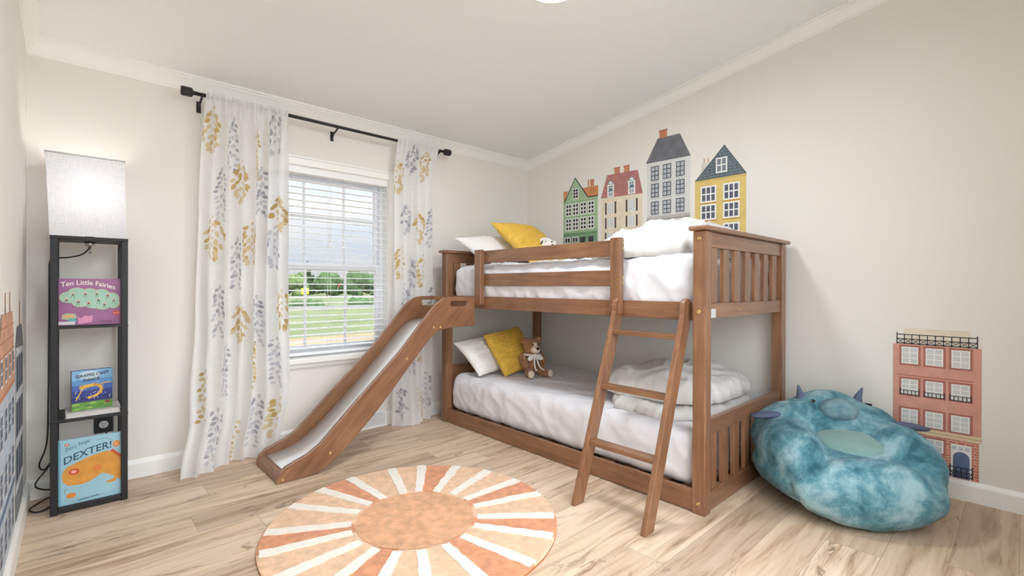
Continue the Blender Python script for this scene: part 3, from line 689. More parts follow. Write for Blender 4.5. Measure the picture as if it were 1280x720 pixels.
for scl in ((3, 3, 60), (60, 60, 3)):
    mpn = n('ShaderNodeMapping'); mpn.inputs['Scale'].default_value = scl; a = n('ShaderNodeTexNoise'); a.inputs['Scale'].default_value = 8; a.inputs['Detail'].default_value = 3
    l(tcn.outputs['Object'], mpn.inputs[0]); l(mpn.outputs[0], a.inputs['Vector']); fibre.append(a)
ad = n('ShaderNodeMath'); ad.operation = 'ADD'; l(fibre[0].outputs['Fac'], ad.inputs[0]); l(fibre[1].outputs['Fac'], ad.inputs[1])
r_ = n('ShaderNodeValToRGB'); r_.color_ramp.elements[0].position = .35; r_.color_ramp.elements[0].color = lin((222, 224, 228)); r_.color_ramp.elements[1].position = .7; r_.color_ramp.elements[1].color = lin((250, 250, 252))
dv = n('ShaderNodeMath'); dv.operation = 'MULTIPLY'; dv.inputs[1].default_value = .5; l(ad.outputs[0], dv.inputs[0]); l(dv.outputs[0], r_.inputs[0])
d1 = n('ShaderNodeBsdfDiffuse'); t1 = n('ShaderNodeBsdfTranslucent'); ms = n('ShaderNodeMixShader'); ms.inputs[0].default_value = .45
l(r_.outputs[0], d1.inputs[0]); l(r_.outputs[0], t1.inputs[0]); l(d1.outputs[0], ms.inputs[1]); l(t1.outputs[0], ms.inputs[2])
oo = n('ShaderNodeOutputMaterial'); l(ms.outputs[0], oo.inputs[0])
bm = B(); za, zb = 1.2485, 1.612
lo_ = [(LX0 - .002, LY0 + .002), (LX1 - .004, LY0 + .002), (LX1 - .004, LY1), (LX0 - .002, LY1)]; hi_ = [(LX0 - .016, LY0 - .002), (LX1 - .013, LY0 - .002), (LX1 - .013, LY1 + .012), (LX0 - .016, LY1 + .012)]
A_ = [bm.verts.new((x, y, za)) for x, y in lo_]; B_ = [bm.verts.new((x, y, zb)) for x, y in hi_]
for i in range(4): bm.faces.new((A_[i], A_[(i + 1) % 4], B_[(i + 1) % 4], B_[i]))
shd = obj('lamp_shade', bm, SH, lamp); md = shd.modifiers.new('thick', 'SOLIDIFY'); md.thickness = .002; md.offset = -1
bm = B()
for i in range(4):
    (xa, ya_), (xb, yb_) = hi_[i], hi_[(i + 1) % 4]
    tube(bm, [(xa, ya_, zb + .002), (xb, yb_, zb + .002)], .0035, 8)
obj('top_rim', bm, mat('shade_rim', (206, 206, 208), .6), shd)
bm = B(); lathe(bm, [(.012, 1.2475), (.014, 1.25), (.02, 1.26), (.02, 1.31), (.014, 1.315)], (-3.112, -.172, 0), 20); obj('socket', bm, M_BLACK, lamp)
bm = B(); ell(bm, (-3.112, -.172, 1.375), (.03, .03, .04), None, 20, 14); lathe(bm, [(.013, 1.315), (.016, 1.345)], (-3.112, -.172, 0), 16); obj('bulb', bm, emit('bulb_glow', (255, 240, 215), 2), lamp)
bm = B(); lathe(bm, [(.02, 1.2335), (.018, 1.215), (.008, 1.21), (.006, 1.2)], (-3.112, -.172, 0), 16); ell(bm, (-3.112, -.190, 1.178), .006, None, 10, 8); tube(bm, [(-3.112, -.19, 1.21), (-3.112, -.19, 1.18)], .0012, 6); obj('pull_switch', bm, mat('chrome', (190, 190, 190), .2, metal=.9), lamp)
bm = B(); tube(bm, spline([(-3.112, -.172, 1.205), (-3.14, -.17, 1.172), (-3.19, -.165, 1.155), (-3.235, -.16, 1.150), (-3.2505, -.15, 1.13), (-3.2525, -.15, 1.06), (-3.253, -.15, .84), (-3.255, -.16, .5), (-3.26, -.16, .30), (-3.285, -.15, .20), (-3.27, -.14, .17),
    (-3.25, -.12, .19), (-3.262, -.10, .16), (-3.30, -.11, .10), (-3.27, -.1, .065), (-3.2, -.09, .05), (-3.23, -.08, .03), (-3.30, -.12, .008), (-3.315, -.17, .006), (-3.27, -.21, .006), (-3.16, -.02, .006), (-3.06, -.024, .006), (-3.03, -.026, .2), (-3.05, -.022, .28)], 8), .0036, 8)
obj('power_cord', bm, M_BLACK, lamp)
pd = bpy.data.lights.new('lamp_bulb', 'POINT'); pd.energy = LAMP_WATTS; pd.color = (1, .93, .83); pd.shadow_soft_size = .07
po = bpy.data.objects.new('lamp_bulb', pd); C.objects.link(po); po.parent = lamp; po.location = (0, 0, 1.44)

# ------------------------------------------------------------------ flat artwork + lettering helpers
def fm(rgb, rough=.5, vary=0.0, vs=20): return mat('print_%d_%d_%d_%d' % (rgb[0], rgb[1], rgb[2], int(vary * 100)), rgb, rough, vary=vary, vscale=vs)
class Art:
    """flat printed shapes in a (u right, v up) frame lying on one face of a thing"""
    def __init__(s, o, ux, uy, nrm): s.o, s.ux, s.uy, s.n = Vector(o), Vector(ux), Vector(uy), Vector(nrm); s.bm = B(); s.m = []; s.q = []; s.ranked = True
    def P(s, u, v, k): return s.o + s.ux * u + s.uy * v + s.n * (.0004 * k + .0003)
    def idx(s, m):
        if m not in s.m: s.m.append(m)
        return s.m.index(m)
    def poly(s, pts, m, k=1):
        if s.ranked: s.q.append((k, len(s.q), pts, m))
        else: s.face(pts, m, k)
    def face(s, pts, m, k):
        f = s.bm.faces.new([s.bm.verts.new(s.P(u, v, k)) for u, v in pts]); f.material_index = s.idx(m)
        f.normal_update()
        if f.normal.dot(s.n) < 0: f.normal_flip()
    def rect(s, u0, u1, v0, v1, m, k=1): s.poly([(u0, v0), (u1, v0), (u1, v1), (u0, v1)], m, k)
    def disc(s, u, v, ru, rv, m, k=1, n=20, rot=0): s.poly([(u + ru * math.cos(t) * math.cos(rot) - rv * math.sin(t) * math.sin(rot), v + ru * math.cos(t) * math.sin(rot) + rv * math.sin(t) * math.cos(rot)) for t in [2 * math.pi * i / n for i in range(n)]], m, k)
    def line(s, pts, w_, m, k=1):
        for (a, b), (c, d) in zip(pts[:-1], pts[1:]):
            dx, dy = c - a, d - b; q = math.hypot(dx, dy) or 1; nx, ny = -dy / q * w_ / 2, dx / q * w_ / 2
            s.poly([(a + nx, b + ny), (c + nx, d + ny), (c - nx, d - ny), (a - nx, b - ny)], m, k)
    def done(s, name, parent=None, **kw):
        for i, (k, _, pts, m) in enumerate(sorted(s.q, key=lambda e: e[:2])): s.face(pts, m, i * .06)
        return obj(name, s.bm, s.m, parent, norm=False, **kw)
    def text(s, name, body_, size, u, v, m, parent, k=4, bend=None, width=None, align='LEFT', rot=0, weight=0):
        cu = bpy.data.curves.new('lettering', 'FONT'); cu.body = body_; cu.size = size; cu.align_x = align; cu.resolution_u = 3; cu.offset = weight
        tmp = bpy.data.objects.new('lettering', cu); C.objects.link(tmp); dg = bpy.context.evaluated_depsgraph_get(); dg.update()
        me = bpy.data.meshes.new_from_object(tmp.evaluated_get(dg)); bpy.data.objects.remove(tmp)
        xs = [vv.co.x for vv in me.vertices]; x0, x1 = min(xs), max(xs); sx_ = (width / (x1 - x0)) if width else 1
        bm = B(); bm.from_mesh(me); bpy.data.meshes.remove(me)
        for vt in bm.verts:
            a = (vt.co.x - x0) * sx_ if align == 'LEFT' else vt.co.x * sx_; b = vt.co.y
            if bend: b += bend(a / ((x1 - x0) * sx_))
            a, b = a * math.cos(rot) - b * math.sin(rot), a * math.sin(rot) + b * math.cos(rot)
            vt.co = s.P(u + a, v + b, k + len(s.q) * .06 - 3)
        for f in bm.faces:
            f.normal_update()
            if f.normal.dot(s.n) < 0: f.normal_flip()
        return obj(name, bm, m, parent, norm=False)

def book(name, label, loc, w_, h_, t_, cover, rotz=0, spine=None):
    """upright book: covers, spine, page block; returns (thing, art frame on the front cover). loc = lower left front corner"""
    root = thing(name, loc, label, 'book'); c_, s_ = math.cos(rotz), math.sin(rotz)
    def bxl(n_, a0, a1, b0, b1, z0, z1, m):
        bm = B(); box(bm, a0, a1, b0, b1, z0, z1)
        bmesh.ops.rotate(bm, verts=bm.verts[:], cent=(0, 0, 0), matrix=Matrix.Rotation(rotz, 3, 'Z')); bmesh.ops.translate(bm, verts=bm.verts[:], vec=loc)
        return obj(n_, bm, m, root, bevel=.0008)
    bxl('cover', 0, w_, 0, .0025, 0, h_, cover); bxl('cover', 0, w_, t_ - .0025, t_, 0, h_, cover)
    bxl('spine', 0, .0025, .0026, t_ - .0026, 0, h_, spine or cover); bxl('pages', .003, w_ - .003, .0027, t_ - .0027, .003, h_ - .004, M_PAGES)
    return root, Art(loc, (c_, s_, 0), (0, 0, 1), (s_, -c_, 0))

# ---- purple counting book, middle shelf
bk, A = book('picture_book', 'purple landscape picture book with fairy drawings on the top lamp shelf', (-3.2195, -.272, .8415), .216, .214, .018, fm((150, 92, 138), .35, .15, 14))
mint, mint2, navy = fm((160, 200, 180), .4, .08, 30), fm((176, 196, 150), .4), fm((44, 38, 40))
for u, v, ru, rv in ((.033, .128, .032, .026), (.062, .145, .034, .028), (.075, .112, .036, .03), (.105, .14, .036, .03), (.12, .105, .04, .03), (.145, .138, .034, .028), (.15, .1, .036, .032), (.182, .12, .03, .03), (.19, .1, .022, .026)):
    ru *= .85; rv *= .85; A.disc(u, v, ru + .004, rv + .004, mint2, 1); A.disc(u, v, ru, rv, mint, 2)
dress = [fm((150, 70, 70)), fm((96, 108, 76)), fm((80, 76, 84)), fm((122, 82, 70))]
for i, (u, v) in enumerate(((.026, .116), (.048, .14), (.066, .106), (.09, .142), (.101, .1), (.13, .142), (.136, .113), (.157, .093), (.169, .135), (.19, .112))):
    A.poly([(u - .0055, v - .0045), (u + .0055, v - .0045), (u + .002, v + .004), (u - .002, v + .004)], dress[i % 4], 3); A.disc(u + .002, v + .0075, .0035, .0035, fm((232, 184, 150)), 4, 10)
    A.line([(u - .003, v - .006), (u - .006, v - .016)], .0014, navy, 3); A.line([(u + .003, v - .006), (u + .004, v - .017)], .0014, navy, 3); A.disc(u - .006, v + .004, .0045, .003, fm((214, 176, 176)), 3, 10)
A.poly([(.066, .005), (.113, .013), (.116, .046), (.104, .04), (.09, .044), (.074, .03), (.064, .038)], fm((224, 150, 186)), 2)
A.poly([(.01, .03), (.03, .026), (.062, .034), (.056, .052), (.03, .056), (.012, .05)], fm((170, 190, 160)), 2); A.disc(.034, .042, .02, .007, fm((226, 178, 120)), 3); A.poly([(.03, .018), (.062, .016), (.058, .03), (.036, .032)], fm((96, 170, 184)), 3)
A.rect(.0, .055, .004, .018, fm((226, 222, 224)), 3); A.disc(.2, .052, .0145, .0115, fm((214, 70, 62)), 3); A.rect(.14, .185, .012, .017, fm((110, 62, 104)), 2)
A.done('cover_art', bk)
A.text('title', 'Ten Little Fairies', .031, .007, .172, fm((238, 230, 226)), bk, bend=lambda t_: .022 * math.sin(math.pi * (.16 + t_ * .84)) - .008, width=.188, weight=.0003)
A.text('seal_text', 'INCLUDES\n SET OF', .0055, .189, .053, fm((240, 226, 222)), bk, k=5)

# ---- board book with the night sky, lower shelf, on a flat book
fb = thing('thin_book', (-3.10, -.19, .4213), 'thin pale grey book lying flat on the lower lamp shelf', 'book')
bx('cover', -3.198, -3.004, -.290, -.12, .4213, .4235, mat('pale_cover', (206, 202, 200), .5), fb, .001); bx('cover', -3.198, -3.004, -.290, -.12, .4425, .4447, MATS['pale_cover'], fb, .001)
bx('pages', -3.194, -3.007, -.287, -.123, .4237, .4423, mat('grey_pages', (214, 210, 206), .9), fb, 0)
gb, A = book('board_book', 'small blue board book standing on the thin pale grey book', (-3.176, -.262, .4452), .146, .184, .024, fm((44, 60, 128), .3, .2, 20), R(10), fm((176, 140, 60)))
skies = [(.0, .036, (96, 150, 60)), (.036, .06, (34, 44, 112)), (.06, .09, (44, 58, 134)), (.09, .115, (62, 96, 168)), (.115, .14, (90, 142, 196)), (.14, .184, (122, 172, 208))]
for a, b_, c_ in skies: A.rect(.0, .146, a, b_, fm(c_, .35, .12, 60), 1)
A.disc(.062, .16, .04, .02, fm((190, 212, 224), .35), 2)
for i in range(26): A.disc(random.uniform(.008, .138), random.uniform(.045, .13), .0018, .0018, fm((220, 228, 240)), 2, 8)
gy, gyd = fm((226, 186, 70)), fm((196, 100, 44))
arc = [(.032, .106), (.045, .108), (.065, .112), (.085, .113), (.1, .104), (.106, .09), (.1, .074), (.085, .062), (.062, .056)]
for i, (u, v) in enumerate(arc[:-1]): A.line([arc[i], arc[i + 1]], .016 - .0012 * i, gy, 3)
for u, v in arc: A.disc(u, v, .007, .006, gy, 3, 12)
for i in range(22):
    q = random.choice(arc[:7]); A.disc(q[0] + random.uniform(-.008, .008), q[1] + random.uniform(-.005, .005), .0025, .002, gyd, 4, 8)
A.line([(.038, .1), (.025, .072), (.014, .048)], .004, gy, 3); A.line([(.1, .112), (.12, .118), (.14, .118)], .004, gy, 3)
for i in range(10): A.disc(random.uniform(.01, .13), random.uniform(.006, .03), .012, .004, fm(random.choice(((134, 178, 70), (80, 126, 56), (160, 190, 90)))), 2, 10)
A.disc(.128, .027, .012, .008, fm((132, 80, 56)), 3)
A.done('cover_art', gb)
A.text('title', "GIRAFFES CAN'T", .019, .014, .151, fm((26, 34, 74)), gb, bend=lambda t_: .009 * t_, width=.118, weight=.0003)
A.text('title', 'DANCE', .0185, .04, .132, fm((26, 34, 74)), gb, bend=lambda t_: .004 * t_, width=.058, weight=.0003)

# ---- large light blue book on the base
dbk, A = book('picture_book', 'large light blue picture book with orange drawing on the lamp base', (-3.2195, -.285, .0305), .222, .294, .014, fm((156, 198, 212), .3, .05, 10))
orange, red, teal = fm((216, 152, 66), .35, .12, 25), fm((206, 84, 50), .35), fm((40, 84, 106), .35)
A.rect(0, .007, 0, .294, fm((112, 170, 190), .3), 1)
A.poly([(.016, .105), (.03, .088), (.052, .084), (.075, .082), (.098, .086), (.125, .1), (.148, .116), (.17, .106), (.19, .09), (.205, .075), (.222, .066), (.222, .17), (.21, .192), (.19, .21), (.165, .216), (.14, .212), (.1, .202), (.06, .186), (.03, .172), (.015, .155), (.012, .13)], orange, 2)
A.disc(.052, .146, .018, .0145, red, 3); A.disc(.051, .146, .009, .007, fm((236, 176, 150), .35), 4); A.disc(.132, .144, .0165, .013, fm((222, 128, 70), .35), 3)
for i in range(4): A.disc(.187 + i * .009, .212 - i * .01, .007, .007, red, 3)
A.poly([(.16, .072), (.19, .08), (.2, .09), (.2, .068), (.175, .062)], orange, 3)
A.disc(.2, .242, .0135, .015, fm((226, 140, 60), .35), 3); A.disc(.042, .04, .0165, .0125, fm((226, 140, 60), .35), 3); A.disc(.028, .272, .008, .006, red, 3); A.disc(.028, .272, .004, .003, fm((240, 220, 210), .35), 4)
A.line([(.125, .271), (.15, .278), (.172, .272), (.188, .258)], .0012, teal, 3)
A.line([(.03, .075), (.02, .068), (.02, .055)], .0012, teal, 3)
for u in (.048, .058, .143, .152): A.disc(u, .014 if u < .1 else .018, .0018, .0018, red, 3, 8)
A.done('cover_art', dbk)
A.text('title', "Don't", .024, .024, .243, teal, dbk, bend=lambda t_: .012 * t_, width=.036); A.text('title', 'Forget', .023, .067, .2605, teal, dbk, bend=lambda t_: .01 * t_, width=.04)
A.text('title', 'DEXTER!', .046, .018, .184, teal, dbk, bend=lambda t_: .044 * math.sin(t_ * 1.4), width=.164, weight=.0006)
A.text('author', 'LINDSAY WARD', .0105, .066, .009, teal, dbk, bend=lambda t_: .006 * t_, width=.072, weight=.0003)
A.text('sticker_text', "He's\nhiding", .008, .193, .244, fm((244, 226, 206), .35), dbk, k=5, width=.014)

# ------------------------------------------------------------------ outlets and register
def outlet(name, label, x0, x1, z0, z1, wall):
    o = thing(name, ((x0 + x1) / 2, -.002, z0) if wall == 'back' else (-.002, (x0 + x1) / 2, z0), label, 'power outlet')
    if wall == 'back':
        bx('cover_plate', x0, x1, -.007, -.0005, z0, z1, M_BLACK, o, .002)
        cx = (x0 + x1) / 2
        for zz in (z0 + (z1 - z0) * .3, z0 + (z1 - z0) * .7):
            bm = B(); lathe(bm, [(.0185, -.0072), (.0185, -.009), (.017, -.0095)], (cx, 0, zz), 24, axis='y'); q = tag(obj('socket', bm, mat('socket_white', (214, 214, 214), .4), o), 'white socket face')
            bm = B()
            for s in (-.006, .006): box(bm, cx + s - .001, cx + s + .001, -.0102, -.0096, zz - .001, zz + .008)
            lathe(bm, [(.0025, -.0096), (.0025, -.0102)], (cx, 0, zz - .008), 10, axis='y'); obj('slot', bm, M_BLACK, q)
    else:
        bx('cover_plate', -.007, -.0005, x0, x1, z0, z1, M_BLACK, o, .002)
        cx = (x0 + x1) / 2
        for zz in (z0 + .035, z1 - .035):
            bm = B(); lathe(bm, [(.0165, -.0072), (.0165, -.009), (.015, -.0095)], (0, cx, zz), 24, axis='x'); obj('socket', bm, mat('socket_black', (44, 44, 48), .4), o)
    return o
outlet('power_outlet', 'black outlet plate with white sockets on the wall behind the shelf lamp', -3.094, -3.018, .268, .408, 'back')
outlet('power_outlet', 'black outlet plate on the right wall behind the bean bag', -2.656, -2.58, .28, .398, 'right')
wp = tag(bx('wall_plate', -.006, -.0005, -1.545, -1.425, .712, .785, mat('pale_plate', (226, 228, 232), .4), None, .002, origin=(-.003, -1.485, .712)), 'pale wall plate on the right wall under the upper bunk, seen through the ladder', 'wall plate')
rg = thing('floor_register', (-1.6, -.02, .0), 'white metal air register grille at the base of the window wall', 'air vent')
bm = B(); prism(bm, [(-.0145, .002), (-.040, .002), (-.040, .016), (-.018, .112), (-.0145, .112)], 0, -1.755, -1.478); obj('housing', bm, M_TRIM, rg, bevel=.003)
bm = B()
for i in range(30):
    x = -1.742 + i * .0085; prism(bm, [(-.0382, .024), (-.0395, .024), (-.0217, .102), (-.0204, .102)], 0, x, x + .003)
for i in range(8):
    f_ = i / 7; z = .024 + f_ * .078; y = -.0392 + f_ * .0178; box(bm, -1.742, -1.492, y - .0012, y + .0004, z - .0012, z + .0012)
tag(obj('grille', bm, mat('grille_grey', (196, 196, 196), .5), rg), 'light grey mesh grille')

# ================================================================== BLIND, CURTAINS
bl = thing('window_blind', (-1.88, .03, .56), 'white horizontal slat blind lowered over the window', 'blind')
bx('valance', WX0 + .008, WX1 - .008, -.004, .058, 1.762, 1.805, mat('blind_white', (240, 241, 243), .35), bl, .003)
bm = B(); k = 0; z = .613
while z < 1.755:
    vs = box(bm, WX0 + .012, WX1 - .012, .006, .054, z - .0017, z + .0017)
    bmesh.ops.rotate(bm, verts=vs, cent=(0, .03, z), matrix=Matrix.Rotation(R(3.2), 3, 'X')); z += .0425
obj('slats', bm, MATS['blind_white'], bl)
bx('bottom_rail', WX0 + .012, WX1 - .012, .008, .052, .566, .586, MATS['blind_white'], bl, .003)
bm = B()
for x in (WX0 + .11, -1.88, WX1 - .11):
    for y in (.004, .056): tube(bm, [(x, y, .586), (x, y, 1.762)], .0009, 6)
obj('ladder_cord', bm, MATS['blind_white'], bl)
bm = B(); tube(bm, [(-1.895, -.006, 1.76), (-1.90, -.008, 1.32)], .0012, 6); tube(bm, [(-1.885, -.006, 1.76), (-1.89, -.008, 1.32)], .0012, 6); lathe(bm, [(.003, 1.29), (.006, 1.295), (.005, 1.32)], (-1.895, -.008, 0), 10); obj('pull_cord', bm, MATS['blind_white'], bl)

rod = thing('curtain_rod', (-1.86, -.1, 2.09), 'black metal curtain rod with barrel finials above the window', 'curtain rod')
RZ = 2.088
bm = B(); tube(bm, [(-2.68, -.1, RZ), (-1.03, -.1, RZ)], .0105, 14); obj('rod', bm, M_BLACK, rod)
for s, xe in ((-1, -2.68), (1, -1.03)):
    bm = B(); lathe(bm, [(.012, 0), (.012, s * .006), (.022, s * .010), (.0255, s * .016), (.0255, s * .056), (.023, s * .062), (.003, s * .064)], (xe, -.1, RZ), 24, axis='x'); obj('finial', bm, M_BLACK, rod)
for xe in (-2.645, -1.877, -1.066):
    bm = B(); tube(bm, [(xe, -.002, RZ - .045), (xe, -.04, RZ - .03), (xe, -.092, RZ - .016)], .006, 10); box(bm, xe - .011, xe + .011, -.006, -.0005, RZ - .075, RZ - .01)
    tube(bm, [(xe, -.1 + .0155 * math.cos(t), RZ + .0155 * math.sin(t)) for t in [R(-200 + 220 * k / 12) for k in range(13)]], .0045, 8); obj('bracket', bm, M_BLACK, rod, bevel=.001)

M_CURT = cloth_mat('sheer_cotton', (250, 250, 251), .42, .12)
LEAF = [cloth_mat('leaf_gold', (208, 182, 122), .3, .02), cloth_mat('leaf_tan', (226, 210, 174), .3, .04), cloth_mat('leaf_grey', (178, 178, 188), .3, .02), cloth_mat('leaf_pale_grey', (212, 212, 219), .3, .04)]
def curtain(label, xl, xr, folds, seed, pool, width):
    """xl/xr: edge x at v = 0 .. 1 (top to floor); printed leaf sprays lie on the same cloth"""
    rnd = random.Random(seed)
    def lerp(tab, v):
        for (a, p), (b, q) in zip(tab[:-1], tab[1:]):
            if v <= b: f = (v - a) / (b - a); f = f * f * (3 - 2 * f); return p + (q - p) * f
        return tab[-1][1]
    ztop = 2.104
    def S(u, v):
        x = lerp(xl, v) + (lerp(xr, v) - lerp(xl, v)) * u
        soft = min(1, v / .10)
        amp = (.007 + .027 * soft * (.7 + .5 * v)) * (.55 + .9 * abs(noise.noise(Vector((u * 3.1, v * .8, seed + 20)))) * 2)
        ph = 2 * math.pi * folds * u + 2.6 * noise.noise(Vector((u * 2, v * 1.3, seed))) + seed
        y = -.100 - amp * math.sin(ph) - .012 * soft * noise.noise(Vector((u * 5, v * 2.2, seed + 4)))
        if v < .06: y += .009 * math.sin(2 * math.pi * folds * 2.7 * u)
        y -= .032 * max(0, 1 - v / .09)
        x += .008 * soft * math.sin(ph + 1.2)
        z = ztop - v * (ztop - .006)
        y -= pool(u, v); z = max(.005 + .004 * (1 + math.sin(ph)), z)
        return Vector((x, min(y, -.03), z))
    nu, nv = 150, 130; bm = B()
    g = [[bm.verts.new(S(i / nu, j / nv)) for j in range(nv + 1)] for i in range(nu + 1)]
    for i in range(nu):
        for j in range(nv):
            f = bm.faces.new((g[i][j], g[i + 1][j], g[i + 1][j + 1], g[i][j + 1])); f.smooth = True
    def on(u, v):
        u = min(.995, max(.005, u)); v = min(.99, max(.004, v)); p = S(u, v)
        nrm = (S(u + .004, v) - S(u - .004, v)).cross(S(u, v + .004) - S(u, v - .004)).normalized()
        if nrm.y > 0: nrm = -nrm
        return p + nrm * .0016
    def leaf(u, v, ln, ang, mi):
        w_ = ln * .58; cs, sn = math.cos(ang), math.sin(ang); pts = []
        for a, b in ((0, 0), (.25, .8), (.55, 1), (.8, .6), (1, 0), (.8, -.6), (.55, -1), (.25, -.8)):
            px, pv = a * ln * cs - b * w_ / 2 * sn, a * ln * sn + b * w_ / 2 * cs
            pts.append(on(u + px / width, v - pv / ztop))
        c = sum(pts, Vector()) / 8
        vs = [bm.verts.new(p) for p in pts]; vc = bm.verts.new(on(u + .5 * ln * cs / width, v - .5 * ln * sn / ztop))
        for k in range(8):
            f = bm.faces.new((vc, vs[k], vs[(k + 1) % 8])); f.material_index = mi; f.smooth = True
    rows = 6; cols = max(2, int(width / .21))
    for r_ in range(rows):
        for c_ in range(cols):
            u0 = (c_ + .5 + (.5 if r_ % 2 else 0) * .9 + rnd.uniform(-.2, .2)) / (cols + .3); v0 = (r_ + .25 + rnd.uniform(-.25, .25)) / rows
            if not 0 < u0 < 1: continue
            gold = (r_ + c_) % 2 == 0; big = rnd.random() < .6; ln = .20 if big else .26; nL = 30 if big else 20
            for q in range(nL):
                t_ = q / nL; spread = (.062 * math.sin(math.pi * min(1, .12 + t_ * .88)) + .008) if big else .022
                side = 1 if q % 2 else -1; off = side * spread * rnd.uniform(.1, 1)
                a = R(-90) + side * R(rnd.uniform(15, 75)); faint = rnd.random() < .38 + .5 * t_
                leaf(u0 + off / width, v0 + t_ * ln / ztop * 1.1, rnd.uniform(.030, .042) * (1.1 if big else .9), a, (2 if faint else 1) if gold else (4 if faint else 3))
            for q in range(10):      # the stem
                leaf(u0, v0 - .012 + q / 10 * ln / ztop, ln / 8, R(-90), 2 if gold else 4) if q % 2 == 0 else None
    o = obj('curtain', bm, [M_CURT] + LEAF, origin=((xl[-1][1] + xr[-1][1]) / 2, -.1, 0), norm=False)
    return tag(o, label, 'curtain', 'sheer leaf-print curtains')
def pool_left(u, v):
    k = max(0, (v - .72) / .28); return .12 * k ** 1.6 * max(0, 1 - u * 1.7) ** 1.2 + .045 * k * math.sin(5 * u + .6) ** 2 * (u < .95)
curtain('sheer white leaf-print curtain hanging left of the window beside the shelf lamp', [(0, -2.630), (.3, -2.650), (.6, -2.665), (.85, -2.70), (1, -2.755)], [(0, -2.20), (.15, -2.195), (.5, -2.20), (.8, -2.185), (1, -2.24)], 6.5, 3, pool_left, .86)
def pool_right(u, v):
    k = max(0, (v - .80) / .2); return .09 * k ** 1.5 * math.sin(math.pi * min(1, u * 1.1 + .05)) ** 2
curtain('sheer white leaf-print curtain hanging right of the window behind the slide', [(0, -1.448), (.15, -1.475), (.5, -1.47), (.85, -1.48), (1, -1.49)], [(0, -1.095), (.15, -1.125), (.5, -1.135), (1, -1.14)], 5.5, 8, pool_right, .70)

# ================================================================== WALL STICKERS
def wc(rgb, v=.09):
    g_ = sum(rgb) / 3; return fm(tuple(int((.82 * c + .18 * g_) * .86 + 255 * .14) for c in rgb), .6, v, 16)
INK, WHT, PANE = fm((58, 60, 66), .6), fm((232, 232, 230), .6), fm((120, 128, 140), .6, .25, 40)
class Decal(Art):
    def __init__(s, wall='right'):
        if wall == 'right': Art.__init__(s, (-.0006, 0, 0), (0, 1, 0), (0, 0, 1), (-1, 0, 0))
        else: Art.__init__(s, (XL + .0006, 0, 0), (0, 1, 0), (0, 0, 1), (1, 0, 0))
        s.ranked = False
    def window(s, y0, y1, z0, z1, fr, pane, nx=2, ny=3, b=.007, bar=.005, k=3, wob=0):
        if y0 > y1: y0, y1 = y1, y0
        s.rect(y0, y1, z0, z1, fr, k); w_ = (y1 - y0 - 2 * b - bar * (nx - 1)) / nx; h = (z1 - z0 - 2 * b - bar * (ny - 1)) / ny
        for i in range(nx):
            for j in range(ny):
                a = y0 + b + i * (w_ + bar); c = z0 + b + j * (h + bar); s.rect(a, a + w_, c, c + h, pane, k + 1)
def sticker(d, label, org, group='wall stickers of houses'):
    return tag(d.done('wall_sticker', origin=org), label, 'wall sticker', group)

# green house
d = Decal(); gr, grd, og = wc((152, 188, 138)), wc((84, 132, 88)), wc((216, 120, 56))
d.rect(-.825, -.452, 1.18, 1.78, gr, 1)
d.poly([(-.452, 1.777), (-.467, 1.772), (-.504, 1.858), (-.452, 1.86)], og, 1); d.poly([(-.60, 1.863), (-.828, 1.863), (-.828, 1.777), (-.721, 1.781)], og, 1)
for i in range(10): d.line([(-.64 - i * .02, 1.86), (-.645 - i * .02, 1.782)], .0025, fm((170, 84, 40), .6), 2)
d.poly([(-.466, 1.769), (-.585, 1.959), (-.722, 1.779)], gr, 3)
for i in range(7): z_ = 1.79 + i * .022; hw = (1.959 - z_) * .66; d.line([(-.588 - hw * .95, z_), (-.588 + hw * .88, z_)], .002, grd, 4)
d.line([(-.462, 1.762), (-.585, 1.961), (-.722, 1.779), (-.826, 1.777)], .009, fm((42, 58, 52), .6), 5)
d.rect(-.735, -.720, 1.865, 1.925, og, 1); d.rect(-.785, -.746, 1.865, 1.922, wc((206, 110, 60)), 2)
d.window(-.623, -.558, 1.782, 1.871, WHT, INK, 2, 3, k=5)
for y_ in (-.512, -.590, -.675, -.756):
    for z0_ in (1.638, 1.511): d.window(y_ - .034, y_ + .034, z0_, z0_ + .106, WHT, INK, 2, 3, .008, .009)
for z_ in (1.626, 1.757, 1.50): d.line([(-.823, z_), (-.454, z_)], .003, grd, 2)
d.rect(-.825, -.452, 1.465, 1.49, grd, 2); d.rect(-.825, -.452, 1.18, 1.462, wc((96, 150, 104)), 2)
for y_ in (-.50, -.586): d.window(y_ - .034, y_ + .034, 1.36, 1.455, WHT, INK, 2, 2)
for y_ in (-.67, -.755): d.window(y_ - .034, y_ + .034, 1.30, 1.455, grd, INK, 1, 2)
sticker(d, 'green townhouse wall sticker with orange roof, nearest the room corner', (0, -.64, 1.18))
